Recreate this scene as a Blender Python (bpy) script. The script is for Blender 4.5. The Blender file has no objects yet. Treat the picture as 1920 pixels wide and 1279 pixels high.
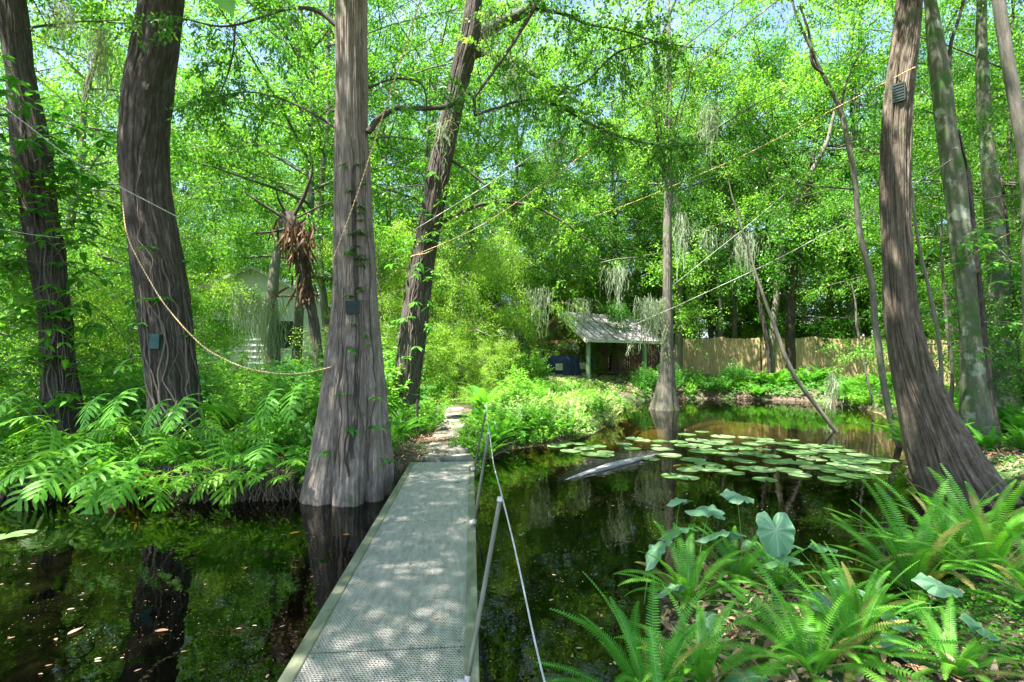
import bpy, math, random
import numpy as np
from mathutils import Vector, Matrix

S = bpy.context.scene
C = S.collection
R = math.radians
# ---------------------------------------------------------------- camera
F_PX = 950.0
CAM_H = 1.85
PITCH = math.atan(37.5 / F_PX)
cam = bpy.data.cameras.new("camera")
cam.sensor_width = 36.0
cam.lens = F_PX * 36.0 / 1920.0
cam.clip_start = 0.05
cam.clip_end = 600
camo = bpy.data.objects.new("camera", cam)
C.objects.link(camo)
camo.location = (0, 0, CAM_H)
camo.rotation_euler = (math.pi / 2 + PITCH, 0, 0)
S.camera = camo

# ---------------------------------------------------------------- sky and sun
SUN_DIR = Vector((-0.30, -0.20, 0.93)).normalized()     # towards the sun
elev = math.asin(SUN_DIR.z)
azim = math.atan2(SUN_DIR.x, SUN_DIR.y)
W = bpy.data.worlds.new("World")
S.world = W
W.use_nodes = True
nt = W.node_tree
nt.nodes.clear()
wo = nt.nodes.new("ShaderNodeOutputWorld")
bg = nt.nodes.new("ShaderNodeBackground")
bg.inputs[1].default_value = 0.075
sky = nt.nodes.new("ShaderNodeTexSky")
sky.sky_type = 'NISHITA'
sky.sun_disc = False
sky.sun_elevation = elev
sky.sun_rotation = azim
sky.dust_density = 1.0
tc = nt.nodes.new("ShaderNodeTexCoord")
nz = nt.nodes.new("ShaderNodeTexNoise")
nz.inputs['Scale'].default_value = 2.6
nz.inputs['Detail'].default_value = 7
nz.inputs['Roughness'].default_value = 0.55
rp = nt.nodes.new("ShaderNodeValToRGB")
rp.color_ramp.elements[0].position = 0.50
rp.color_ramp.elements[1].position = 0.74
mx = nt.nodes.new("ShaderNodeMix")
mx.data_type = 'RGBA'
mx.inputs[7].default_value = (2.5, 2.65, 3.05, 1)
nt.links.new(tc.outputs['Generated'], nz.inputs['Vector'])
nt.links.new(nz.outputs['Fac'], rp.inputs['Fac'])
nt.links.new(rp.outputs['Color'], mx.inputs[0])
nt.links.new(sky.outputs['Color'], mx.inputs[6])
nt.links.new(mx.outputs[2], bg.inputs[0])
nt.links.new(bg.outputs[0], wo.inputs[0])

sl = bpy.data.lights.new("sun", 'SUN')
sl.energy = 4.4
sl.angle = R(0.53)
sl.color = (1.0, 0.95, 0.86)
so = bpy.data.objects.new("sun", sl)
C.objects.link(so)
so.rotation_euler = SUN_DIR.to_track_quat('Z', 'Y').to_euler()

S.view_settings.view_transform = 'Standard'
S.view_settings.look = 'None'
S.view_settings.exposure = 2.68
S.view_settings.gamma = 1.0
cy = S.cycles
cy.max_bounces = 9
cy.diffuse_bounces = 5
cy.glossy_bounces = 3
cy.transmission_bounces = 6
cy.transparent_max_bounces = 10
cy.caustics_reflective = False
cy.caustics_refractive = False
cy.use_denoising = True

# ---------------------------------------------------------------- helpers
rng = np.random.default_rng(7)
random.seed(7)
CP, SP = math.cos(PITCH), math.sin(PITCH)


def P(u, v, Z):
    """world point seen at photo pixel (u, v) at distance Z along +Y"""
    a, c = (u - 960.0) / F_PX, (639.5 - v) / F_PX
    y = CP - SP * c
    z = SP + CP * c
    k = Z / y
    return np.array([a * k, Z, CAM_H + z * k])


def depth_on(v, zg):
    c = (639.5 - v) / F_PX
    return (zg - CAM_H) * (CP - SP * c) / (SP + CP * c)


def G(u, v, zg=0.0):
    return P(u, v, depth_on(v, zg))


def norm(a):
    a = np.asarray(a, float)
    return a / np.maximum(np.linalg.norm(a, axis=-1, keepdims=True), 1e-9)


def hash3(i, j, k, s):
    n = (i * 374761393 + j * 668265263 + k * 2147483647 + s * 1274126177) & 0xffffffff
    n = ((n ^ (n >> 13)) * 1274126177) & 0xffffffff
    n = n ^ (n >> 16)
    return (n & 0xffff) / 65535.0


def vnoise(p, s=0):
    p = np.asarray(p, float)
    i = np.floor(p).astype(np.int64)
    f = p - i
    f = f * f * (3 - 2 * f)
    r = 0
    for a in (0, 1):
        for b in (0, 1):
            for c in (0, 1):
                w = (f[..., 0] if a else 1 - f[..., 0]) * (f[..., 1] if b else 1 - f[..., 1]) * (f[..., 2] if c else 1 - f[..., 2])
                r = r + w * hash3(i[..., 0] + a, i[..., 1] + b, i[..., 2] + c, s)
    return r * 2 - 1


def fbm(p, s=0, o=3):
    r, a = 0, 1.0
    for k in range(o):
        r = r + a * vnoise(np.asarray(p) * (2 ** k), s + k)
        a *= 0.5
    return r


class MB:
    """collects vertices and faces for one mesh"""

    def __init__(self):
        self.v, self.f, self.r, self.c, self.n = [], [], [], [], 0

    def add(self, V, F, mat=0, rnd=0.5, co=None):
        V = np.asarray(V, float).reshape(-1, 3)
        F = np.asarray(F, np.int64)
        self.v.append(V)
        self.f.append((F + self.n, mat))
        self.r.append(np.broadcast_to(np.asarray(rnd, float), (len(V),)))
        self.c.append(V if co is None else np.asarray(co, float).reshape(-1, 3))
        self.n += len(V)

    def mesh(self, name, mats, smooth=True):
        me = bpy.data.meshes.new(name)
        V = np.concatenate(self.v)
        me.vertices.add(len(V))
        me.vertices.foreach_set("co", V.ravel().astype(np.float32))
        tot = np.concatenate([np.full(len(F), F.shape[1]) for F, m in self.f])
        idx = np.concatenate([F.ravel() for F, m in self.f])
        mi = np.concatenate([np.full(len(F), m) for F, m in self.f])
        me.loops.add(len(idx))
        me.loops.foreach_set("vertex_index", idx.astype(np.int32))
        me.polygons.add(len(tot))
        st = np.concatenate([[0], np.cumsum(tot)[:-1]])
        me.polygons.foreach_set("loop_start", st.astype(np.int32))
        me.polygons.foreach_set("material_index", mi.astype(np.int32))
        me.polygons.foreach_set("use_smooth", np.full(len(tot), smooth))
        a = me.attributes.new("rnd", 'FLOAT', 'POINT')
        a.data.foreach_set("value", np.concatenate(self.r).astype(np.float32))
        a = me.attributes.new("bco", 'FLOAT_VECTOR', 'POINT')
        a.data.foreach_set("vector", np.concatenate(self.c).ravel().astype(np.float32))
        me.update(calc_edges=True)
        for m in (mats if isinstance(mats, (list, tuple)) else [mats]):
            me.materials.append(m)
        return me

    def build(self, name, mats, parent=None, smooth=True):
        return link(name, self.mesh(name, mats, smooth), parent)


def link(name, data, parent=None):
    o = bpy.data.objects.new(name, data)
    C.objects.link(o)
    if parent is not None:
        o.parent = parent
    return o


def tag(o, label=None, cat=None, group=None, kind=None):
    if label:
        o["label"] = label
    if cat:
        o["category"] = cat
    if group:
        o["group"] = group
    if kind:
        o["kind"] = kind
    return o


def thing(name, label, cat, loc=(0, 0, 0), rz=0.0, sc=1.0, group=None):
    o = bpy.data.objects.new(name, None)
    o.empty_display_size = 0.1
    C.objects.link(o)
    o.location = loc
    o.rotation_euler = (0, 0, rz)
    o.scale = (sc, sc, sc) if not isinstance(sc, tuple) else sc
    return tag(o, label, cat, group)


def frames(P_):
    P_ = np.asarray(P_, float)
    T = np.gradient(P_, axis=0)
    T = norm(T)
    N = np.zeros_like(T)
    ref = np.array([1.0, 0, 0]) if abs(T[0][0]) < 0.8 else np.array([0, 1.0, 0])
    n = ref - T[0] * np.dot(ref, T[0])
    for i in range(len(T)):
        n = n - T[i] * np.dot(n, T[i])
        n = n / max(np.linalg.norm(n), 1e-9)
        N[i] = n
    return T, N, np.cross(T, N)


def resample(pts, rad, step):
    pts = np.asarray(pts, float)
    rad = np.asarray(rad, float)
    d = np.concatenate([[0], np.cumsum(np.linalg.norm(np.diff(pts, axis=0), axis=1))])
    n = max(int(d[-1] / step), 3) + 1
    s = np.linspace(0, d[-1], n)
    # smooth through the points (Catmull-like by pre-smoothing)
    X = np.stack([np.interp(s, d, pts[:, k]) for k in range(3)], 1)
    r = np.interp(s, d, rad)
    w = max(int(n / (len(pts) * 2)), 1)
    if w > 1 and n > 4 * w:
        k = np.ones(2 * w + 1) / (2 * w + 1)
        def sm(a):
            p = np.concatenate([2 * a[0] - a[1:w + 1][::-1], a, 2 * a[-1] - a[-w - 1:-1][::-1]])
            return np.convolve(p, k, 'valid')
        X = np.stack([sm(X[:, i]) for i in range(3)], 1)
        r = sm(r)
    return X, np.maximum(r, 1e-4), s


def tube(mb, pts, rad, seg=8, mat=0, rnd=0.5, rfun=None, cap=True):
    pts = np.asarray(pts, float)
    n = len(pts)
    rad = np.broadcast_to(np.asarray(rad, float), (n,))
    T, N, B = frames(pts)
    s = np.concatenate([[0], np.cumsum(np.linalg.norm(np.diff(pts, axis=0), axis=1))])
    th = np.linspace(0, 2 * np.pi, seg, endpoint=False)
    rr = rad[:, None] * np.ones((1, seg))
    if rfun is not None:
        rr = rfun(rr, th[None, :], s[:, None])
    V = pts[:, None, :] + rr[..., None] * (np.cos(th)[None, :, None] * N[:, None, :] + np.sin(th)[None, :, None] * B[:, None, :])
    co = np.stack([np.cos(th)[None, :] * rad[:, None], np.sin(th)[None, :] * rad[:, None], s[:, None] * np.ones((1, seg))], -1)
    i = np.arange(n - 1)[:, None] * seg
    j = np.arange(seg)[None, :]
    F = np.stack([i + j, i + (j + 1) % seg, i + seg + (j + 1) % seg, i + seg + j], -1).reshape(-1, 4)
    mb.add(V.reshape(-1, 3), F, mat, rnd, co.reshape(-1, 3))
    if cap:
        for e in (0, n - 1):
            Vc = np.vstack([V[e], pts[e]])
            k = np.arange(seg)
            Fc = np.stack([k, (k + 1) % seg, np.full(seg, seg)], 1)
            cc = np.vstack([co[e], [0, 0, s[e]]])
            mb.add(Vc, Fc if e else Fc[:, ::-1], mat, rnd, cc)


def blades(mb, base, dirv, up, L, W_, n=2, prof=None, droop=0.0, fold=0.15, mat=0, rnd=None, twist=0.0):
    """leaf blades: three columns of vertices folded along the midrib, drooping to the tip"""
    base = np.atleast_2d(base)
    N_ = len(base)
    d = norm(np.broadcast_to(dirv, (N_, 3)))
    up = np.broadcast_to(up, (N_, 3))
    side = norm(np.cross(d, up))
    nr = np.cross(side, d)
    L = np.broadcast_to(L, (N_,))
    W_ = np.broadcast_to(W_, (N_,))
    droop = np.broadcast_to(droop, (N_,))
    t = np.linspace(0, 1, n + 1)
    pr = np.sin(np.pi * np.clip(t, 0, 1) ** 0.8) if prof is None else np.asarray(prof, float)
    c = base[:, None, :] + d[:, None, :] * (L[:, None] * t[None])[..., None]
    c = c - np.array([0, 0, 1.0]) * (droop[:, None] * L[:, None] * t[None] ** 2)[..., None]
    w = (W_[:, None] * 0.5 * pr[None])[..., None]
    l = c - side[:, None, :] * w + nr[:, None, :] * w * fold * 2
    r = c + side[:, None, :] * w + nr[:, None, :] * w * fold * 2
    V = np.stack([l, c, r], 2)
    rn = rng.random(N_) if rnd is None else np.broadcast_to(rnd, (N_,))
    m = (n + 1) * 3
    k = np.arange(n)[:, None] * 3
    f = np.concatenate([np.stack([k[:, 0], k[:, 0] + 1, k[:, 0] + 4, k[:, 0] + 3], 1), np.stack([k[:, 0] + 1, k[:, 0] + 2, k[:, 0] + 5, k[:, 0] + 4], 1)])
    Fa = (f[None] + (np.arange(N_) * m)[:, None, None]).reshape(-1, 4)
    # bco holds (across, along, 0) so materials can draw the midrib
    co = np.zeros((N_, n + 1, 3, 3))
    co[..., 0, 0] = -1
    co[..., 2, 0] = 1
    co[..., 1] = t[None, :, None]
    mb.add(V.reshape(-1, 3), Fa, mat, np.repeat(rn, m), co.reshape(-1, 3))


def leaf4(mb, base, d, up, L, W_, mat=0, rnd=None):
    """small four-cornered leaf"""
    N_ = len(base)
    d = norm(d)
    side = norm(np.cross(d, up))
    L = np.broadcast_to(L, (N_,))[:, None]
    W_ = np.broadcast_to(W_, (N_,))[:, None]
    nr = np.cross(side, d)
    mid = base + d * L * 0.45
    V = np.stack([base, mid + side * W_ * 0.5 + nr * W_ * 0.12, base + d * L, mid - side * W_ * 0.5 + nr * W_ * 0.12], 1)
    rn = rng.random(N_) if rnd is None else rnd
    F = np.arange(N_ * 4).reshape(-1, 4)
    mb.add(V.reshape(-1, 3), F, mat, np.repeat(rn, 4))


def rand_dirs(n):
    return norm(rng.normal(size=(n, 3)))


def box(mb, x0, x1, y0, y1, z0, z1, mat=0, rnd=0.5):
    V = np.array([[x, y, z] for z in (z0, z1) for y in (y0, y1) for x in (x0, x1)], float)
    F = [[0, 2, 3, 1], [4, 5, 7, 6], [0, 1, 5, 4], [2, 6, 7, 3], [0, 4, 6, 2], [1, 3, 7, 5]]
    mb.add(V, F, mat, rnd)


# ---------------------------------------------------------------- materials
def new_mat(name):
    m = bpy.data.materials.new(name)
    m.use_nodes = True
    t = m.node_tree
    t.nodes.clear()
    return m, t, t.nodes.new("ShaderNodeOutputMaterial")


def ramp(t, cols, pos=None):
    r = t.nodes.new("ShaderNodeValToRGB")
    e = r.color_ramp.elements
    n = len(cols)
    pos = pos or [i / (n - 1) for i in range(n)]
    e[0].position, e[0].color = pos[0], (*cols[0], 1)
    e[1].position, e[1].color = pos[-1], (*cols[-1], 1)
    for i in range(1, n - 1):
        x = e.new(pos[i])
        x.color = (*cols[i], 1)
    return r


def leaf_mat(name, cols, trans=0.45, rough=0.42, spec=0.35, vein=None, tcol=1.25):
    m, t, out = new_mat(name)
    at = t.nodes.new("ShaderNodeAttribute")
    at.attribute_name = "rnd"
    oi = t.nodes.new("ShaderNodeObjectInfo")
    ad = t.nodes.new("ShaderNodeMath")
    ad.operation = 'MULTIPLY_ADD'
    ad.inputs[1].default_value = 0.35
    s2 = t.nodes.new("ShaderNodeMath")
    s2.operation = 'MULTIPLY'
    s2.inputs[1].default_value = 0.65
    t.links.new(at.outputs['Fac'], s2.inputs[0])
    t.links.new(oi.outputs['Random'], ad.inputs[0])
    t.links.new(s2.outputs[0], ad.inputs[2])
    r = ramp(t, cols)
    t.links.new(ad.outputs[0], r.inputs[0])
    col = r.outputs[0]
    if vein:
        a2 = t.nodes.new("ShaderNodeAttribute")
        a2.attribute_name = "bco"
        sx = t.nodes.new("ShaderNodeSeparateXYZ")
        t.links.new(a2.outputs['Vector'], sx.inputs[0])
        ab = t.nodes.new("ShaderNodeMath")
        ab.operation = 'ABSOLUTE'
        t.links.new(sx.outputs[0], ab.inputs[0])
        lt = t.nodes.new("ShaderNodeMapRange")
        lt.inputs[1].default_value = 0.04
        lt.inputs[2].default_value = 0.14
        lt.inputs[3].default_value = 0.7
        lt.inputs[4].default_value = 0.0
        t.links.new(ab.outputs[0], lt.inputs[0])
        mxx = t.nodes.new("ShaderNodeMix")
        mxx.data_type = 'RGBA'
        mxx.inputs[7].default_value = (*vein, 1)
        t.links.new(lt.outputs[0], mxx.inputs[0])
        t.links.new(col, mxx.inputs[6])
        col = mxx.outputs[2]
    p = t.nodes.new("ShaderNodeBsdfPrincipled")
    p.inputs['Roughness'].default_value = rough
    p.inputs['Specular IOR Level'].default_value = spec
    t.links.new(col, p.inputs['Base Color'])
    tr = t.nodes.new("ShaderNodeBsdfTranslucent")
    mc = t.nodes.new("ShaderNodeMix")
    mc.data_type = 'RGBA'
    mc.blend_type = 'MULTIPLY'
    mc.inputs[0].default_value = 1.0
    mc.inputs[7].default_value = (1.3 * tcol, 1.2 * tcol, 0.65 * tcol, 1)
    t.links.new(col, mc.inputs[6])
    t.links.new(mc.outputs[2], tr.inputs[0])
    ms = t.nodes.new("ShaderNodeMixShader")
    ms.inputs[0].default_value = trans
    t.links.new(p.outputs[0], ms.inputs[1])
    t.links.new(tr.outputs[0], ms.inputs[2])
    t.links.new(ms.outputs[0], out.inputs[0])
    return m


def bark_mat(name, cols, sx=14.0, sz=1.4, bump=0.5, moss=None, moss_amt=0.5, patch=None, dist=0.02):
    m, t, out = new_mat(name)
    at = t.nodes.new("ShaderNodeAttribute")
    at.attribute_name = "bco"
    mp = t.nodes.new("ShaderNodeMapping")
    mp.inputs['Scale'].default_value = (sx, sx, sz)
    t.links.new(at.outputs['Vector'], mp.inputs[0])
    n1 = t.nodes.new("ShaderNodeTexNoise")
    n1.inputs['Scale'].default_value = 1.6
    n1.inputs['Detail'].default_value = 9
    n1.inputs['Roughness'].default_value = 0.65
    n1.inputs['Distortion'].default_value = 0.3
    t.links.new(mp.outputs[0], n1.inputs['Vector'])
    r = ramp(t, cols, [0.3 + 0.4 * i / (len(cols) - 1) for i in range(len(cols))])
    mp2 = t.nodes.new("ShaderNodeMapping")
    mp2.inputs['Scale'].default_value = (sx * 3.2, sx * 3.2, sz * 3.5)
    t.links.new(at.outputs['Vector'], mp2.inputs[0])
    n0 = t.nodes.new("ShaderNodeTexNoise")
    n0.inputs['Scale'].default_value = 1.5
    n0.inputs['Detail'].default_value = 6
    n0.inputs['Roughness'].default_value = 0.7
    t.links.new(mp2.outputs[0], n0.inputs['Vector'])
    mm0 = t.nodes.new("ShaderNodeMix")
    mm0.inputs[0].default_value = 0.42
    t.links.new(n1.outputs['Fac'], mm0.inputs[2])
    t.links.new(n0.outputs['Fac'], mm0.inputs[3])
    t.links.new(mm0.outputs[0], r.inputs[0])
    col = r.outputs[0]
    for extra, sc, lo, hi in ((moss, 2.2, 0.62 - 0.2 * moss_amt, 0.78 - 0.2 * moss_amt), (patch, 3.5, 0.55, 0.62)):
        if extra is None:
            continue
        n2 = t.nodes.new("ShaderNodeTexNoise")
        n2.inputs['Scale'].default_value = sc
        n2.inputs['Detail'].default_value = 6
        n2.inputs['Roughness'].default_value = 0.6
        t.links.new(at.outputs['Vector'], n2.inputs['Vector'])
        mr = t.nodes.new("ShaderNodeMapRange")
        mr.inputs[1].default_value = lo
        mr.inputs[2].default_value = hi
        t.links.new(n2.outputs['Fac'], mr.inputs[0])
        mm = t.nodes.new("ShaderNodeMix")
        mm.data_type = 'RGBA'
        mm.inputs[7].default_value = (*extra, 1)
        t.links.new(mr.outputs[0], mm.inputs[0])
        t.links.new(col, mm.inputs[6])
        col = mm.outputs[2]
    p = t.nodes.new("ShaderNodeBsdfPrincipled")
    p.inputs['Roughness'].default_value = 0.85
    p.inputs['Specular IOR Level'].default_value = 0.25
    t.links.new(col, p.inputs['Base Color'])
    b = t.nodes.new("ShaderNodeBump")
    b.inputs['Strength'].default_value = bump
    b.inputs['Distance'].default_value = dist
    t.links.new(mm0.outputs[0], b.inputs['Height'])
    t.links.new(b.outputs[0], p.inputs['Normal'])
    t.links.new(p.outputs[0], out.inputs[0])
    return m


def simple_mat(name, c1, c2=None, scale=8.0, rough=0.7, metal=0.0, bump=0.0, spec=0.4, coords='Object', stretch=(1, 1, 1), lo=0.35, hi=0.65, dist=0.01):
    m, t, out = new_mat(name)
    p = t.nodes.new("ShaderNodeBsdfPrincipled")
    p.inputs['Roughness'].default_value = rough
    p.inputs['Metallic'].default_value = metal
    p.inputs['Specular IOR Level'].default_value = spec
    tcn = t.nodes.new("ShaderNodeTexCoord")
    mp = t.nodes.new("ShaderNodeMapping")
    mp.inputs['Scale'].default_value = stretch
    t.links.new(tcn.outputs[coords], mp.inputs[0])
    n = t.nodes.new("ShaderNodeTexNoise")
    n.inputs['Scale'].default_value = scale
    n.inputs['Detail'].default_value = 8
    n.inputs['Roughness'].default_value = 0.6
    t.links.new(mp.outputs[0], n.inputs['Vector'])
    r = ramp(t, [c1, c2 or c1], [lo, hi])
    t.links.new(n.outputs['Fac'], r.inputs[0])
    t.links.new(r.outputs[0], p.inputs['Base Color'])
    if bump:
        b = t.nodes.new("ShaderNodeBump")
        b.inputs['Strength'].default_value = bump
        b.inputs['Distance'].default_value = dist
        t.links.new(n.outputs['Fac'], b.inputs['Height'])
        t.links.new(b.outputs[0], p.inputs['Normal'])
    t.links.new(p.outputs[0], out.inputs[0])
    return m


GREEN = [(0.036, 0.14, 0.015), (0.072, 0.23, 0.020), (0.13, 0.33, 0.032), (0.25, 0.45, 0.075)]
M = {}
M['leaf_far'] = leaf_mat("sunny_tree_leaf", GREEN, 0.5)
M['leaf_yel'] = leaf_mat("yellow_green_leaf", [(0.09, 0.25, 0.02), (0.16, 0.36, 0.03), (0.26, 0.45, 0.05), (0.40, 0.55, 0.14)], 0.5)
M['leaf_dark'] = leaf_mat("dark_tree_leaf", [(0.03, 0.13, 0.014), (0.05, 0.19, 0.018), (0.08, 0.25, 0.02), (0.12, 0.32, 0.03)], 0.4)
M['leaf_vine'] = leaf_mat("vine_leaf", [(0.035, 0.17, 0.02), (0.06, 0.25, 0.03), (0.12, 0.34, 0.05)], 0.35, 0.35, 0.5, vein=(0.2, 0.4, 0.12))
M['leaf_shrub'] = leaf_mat("shrub_leaf", [(0.05, 0.21, 0.015), (0.10, 0.32, 0.02), (0.18, 0.42, 0.04), (0.34, 0.54, 0.12)], 0.42, 0.35, 0.5, vein=(0.3, 0.5, 0.15))
M['leaf_pale'] = leaf_mat("sunlit_pale_leaf", [(0.15, 0.34, 0.05), (0.28, 0.46, 0.12), (0.45, 0.56, 0.26), (0.60, 0.66, 0.42)], 0.4, 0.35, 0.5)  # whitish sun highlights of the foliage are mixed into this leaf colour
M['fern'] = leaf_mat("sword_fern_leaf", [(0.05, 0.24, 0.02), (0.08, 0.33, 0.025), (0.14, 0.42, 0.035), (0.24, 0.50, 0.06)], 0.45, 0.38, 0.45)
M['fern_old'] = leaf_mat("ageing_fern_leaf", [(0.24, 0.27, 0.05), (0.33, 0.30, 0.08), (0.27, 0.19, 0.09)], 0.35, 0.5, 0.3)
M['fern2'] = leaf_mat("lacy_fern_leaf", [(0.04, 0.19, 0.015), (0.08, 0.28, 0.025), (0.13, 0.36, 0.03)], 0.45, 0.4, 0.4)
M['philo'] = leaf_mat("lobed_leaf", [(0.07, 0.26, 0.02), (0.12, 0.37, 0.03), (0.20, 0.47, 0.045), (0.34, 0.54, 0.08)], 0.38, 0.45, 0.3)
M['palm'] = leaf_mat("palm_leaf", [(0.05, 0.17, 0.03), (0.09, 0.25, 0.05), (0.15, 0.32, 0.08)], 0.4, 0.35, 0.5)
M['stalk'] = simple_mat("green_stalk", (0.10, 0.28, 0.05), (0.22, 0.38, 0.10), 20, 0.5)
M['litterleaf'] = leaf_mat("dead_leaf", [(0.20, 0.10, 0.055), (0.40, 0.23, 0.14), (0.60, 0.42, 0.30), (0.70, 0.56, 0.44)], 0.15, 0.6, 0.3)
M['deadfrond'] = leaf_mat("dead_frond", [(0.04, 0.024, 0.014), (0.085, 0.05, 0.03), (0.16, 0.10, 0.06)], 0.15, 0.7, 0.2)
M['moss'] = leaf_mat("hanging_moss", [(0.16, 0.22, 0.14), (0.26, 0.33, 0.22), (0.36, 0.42, 0.32)], 0.3, 0.9, 0.1)
M['bark_grey'] = bark_mat("cypress_bark", [(0.065, 0.050, 0.040), (0.225, 0.185, 0.15), (0.50, 0.435, 0.37)], 15, 1.5, 1.0, moss=(0.06, 0.10, 0.03), moss_amt=0.1)
M['bark_dark'] = bark_mat("dark_bark", [(0.018, 0.015, 0.012), (0.07, 0.058, 0.048), (0.20, 0.175, 0.15)], 12, 2.0, 1.0, dist=0.035)
M['bark_brown'] = bark_mat("brown_cypress_bark", [(0.045, 0.036, 0.027), (0.14, 0.112, 0.083), (0.34, 0.29, 0.225)], 16, 1.8, 1.0, dist=0.03, moss=(0.07, 0.10, 0.035), moss_amt=0.2)
M['bark_mossy'] = bark_mat("mossy_bark", [(0.05, 0.05, 0.035), (0.12, 0.125, 0.085), (0.22, 0.22, 0.165)], 7, 2.2, 0.5, moss=(0.055, 0.11, 0.03), moss_amt=0.8, patch=(0.25, 0.275, 0.21))
M['bark_slim'] = bark_mat("slim_trunk_bark", [(0.07, 0.062, 0.05), (0.16, 0.145, 0.115), (0.28, 0.265, 0.22)], 20, 4, 0.5, moss=(0.09, 0.13, 0.05), moss_amt=0.5)
M['bark_branch'] = bark_mat("branch_bark", [(0.03, 0.024, 0.02), (0.075, 0.062, 0.052), (0.15, 0.125, 0.105)], 30, 4, 0.5)
M['vine_stem'] = bark_mat("vine_stem", [(0.07, 0.055, 0.045), (0.17, 0.14, 0.115), (0.30, 0.26, 0.22)], 60, 6, 0.4, dist=0.004)
M['roots'] = bark_mat("root_bark", [(0.05, 0.035, 0.025), (0.13, 0.10, 0.075), (0.26, 0.21, 0.165)], 60, 8, 0.4, dist=0.004)

# ---------------------------------------------------------------- pond outline and ground
POND = np.array([(-40, -6), (-40, 7.8), (-12, 7.5), (-9, 7.3), (-6.9, 7.05), (-5.6, 7.15), (-4.6, 6.95), (-3.7, 6.85), (-3.0, 7.0), (-2.3, 7.15), (-1.85, 7.15),
                 (-1.6, 7.5), (-1.5, 7.95), (-0.6, 8.0), (-0.48, 8.7), (-0.5, 9.5), (-0.1, 10.6), (0.9, 11.3), (2.0, 12.8), (2.9, 15.0), (3.4, 17.0),
                 (4.3, 19.8), (5.0, 22.5), (6.6, 24.3), (8.8, 24.9), (11.0, 24.6), (12.6, 24.0), (14.3, 22.4), (13.0, 18.0), (11.2, 14.8), (9.2, 11.8), (7.5, 9.6),
                 (6.3, 8.2), (6.1, 7.45), (6.9, 7.0), (7.6, 6.5), (6.6, 5.7), (5.0, 5.3), (4.1, 4.7), (3.45, 4.1), (2.95, 3.7), (2.6, 3.6), (2.35, 3.75), (2.25, 4.1), (1.9, 4.4),
                 (1.5, 4.35), (1.15, 4.0), (0.98, 3.5), (0.74, 3.05), (0.5, 2.5), (0.3, 1.8), (0.25, 0.4), (0.5, -6)])


def signed_dist(X, Y):
    """distance to the pond's edge: positive on land, negative in the water"""
    p = np.stack([X.ravel(), Y.ravel()], 1)
    A, B = POND, np.roll(POND, -1, 0)
    best = np.full(len(p), 1e9)
    inside = np.zeros(len(p), bool)
    for a, b in zip(A, B):
        ab = b - a
        t = np.clip(((p - a) @ ab) / (ab @ ab), 0, 1)
        d = np.linalg.norm(p - (a + t[:, None] * ab), axis=1)
        best = np.minimum(best, d)
        c = (a[1] > p[:, 1]) != (b[1] > p[:, 1])
        with np.errstate(divide='ignore', invalid='ignore'):
            xi = (b[0] - a[0]) * (p[:, 1] - a[1]) / (b[1] - a[1]) + a[0]
        inside ^= c & (p[:, 0] < xi)
    return np.where(inside, -best, best).reshape(X.shape)


def sstep(x, a, b):
    t = np.clip((x - a) / (b - a), 0, 1)
    return t * t * (3 - 2 * t)


def ground_z(X, Y):
    X, Y = np.asarray(X, float), np.asarray(Y, float)
    d = signed_dist(X, Y)
    n = fbm(np.stack([X * 0.9, Y * 0.9, X * 0], -1), 3, 3)
    n2 = fbm(np.stack([X * 4, Y * 4, X * 0], -1), 9, 3)
    dl = np.maximum(d + 0.06 * n, 0)
    low = 1 - 0.45 * sstep(-Y, -5.0, -4.0) * sstep(X, -0.5, 0.3)
    land = 0.30 * low * (1 - np.exp(-dl / 0.16)) + 0.03 * np.minimum(dl, 6) + 0.20 * np.minimum(dl, 3) * sstep(Y, 18, 25)
    land = np.minimum(land, 1.25) + (0.04 * n + 0.018 * n2) * sstep(dl, 0, 0.5)
    dw = np.maximum(-d, 0)
    bed = -0.85 * (1 - np.exp(-dw / 0.9)) + 0.07 * n * sstep(dw, 0, 0.6)
    for cx, cy_, rx, ry, h in ((6.9, 15.4, 2.1, 2.3, 0.80), (3.75, 14.3, 0.8, 1.6, 0.72), (10.2, 14.8, 1.3, 0.9, 0.7), (-5.0, 3.0, 1.6, 0.5, 0.62), (-2.3, 2.9, 1.0, 0.45, 0.6), (-7.0, 4.4, 1.8, 0.4, 0.6), (-1.7, 4.2, 0.7, 0.4, 0.5)):
        q = np.sqrt(((X - cx) / rx) ** 2 + ((Y - cy_) / ry) ** 2)
        bed = bed + h * sstep(-q, -1.3, -0.3) * sstep(dw, 0.2, 1.2)
    bed = np.minimum(bed, -0.035)
    bed = np.where(dw < 0.25, np.minimum(bed, -dw * 0.9), bed)
    return np.where(d > 0, land, bed)


def gz(x, y):
    return float(ground_z(np.array([x]), np.array([y]))[0])


def axis(segs):
    out = []
    for a, b, s in segs:
        out.append(np.arange(a, b, s))
    return np.unique(np.round(np.concatenate(out + [[segs[-1][1]]]), 4))


gx = axis([(-160, -40, 12), (-40, -12, 1.5), (-12, -8, 0.25), (-8, 8, 0.075), (8, 16, 0.2), (16, 40, 1.2), (40, 160, 12)])
gy = axis([(-40, -6, 4), (-6, 1.5, 0.5), (1.5, 9.5, 0.075), (9.5, 16, 0.14), (16, 27, 0.22), (27, 40, 1), (40, 240, 12)])
GX, GY = np.meshgrid(gx, gy)
GZ = ground_z(GX, GY)
nx, ny = len(gx), len(gy)
gi = (np.arange(ny - 1)[:, None] * nx + np.arange(nx - 1)[None, :]).reshape(-1)
mb = MB()
mb.add(np.stack([GX, GY, GZ], -1).reshape(-1, 3), np.stack([gi, gi + 1, gi + nx + 1, gi + nx], 1))

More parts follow.
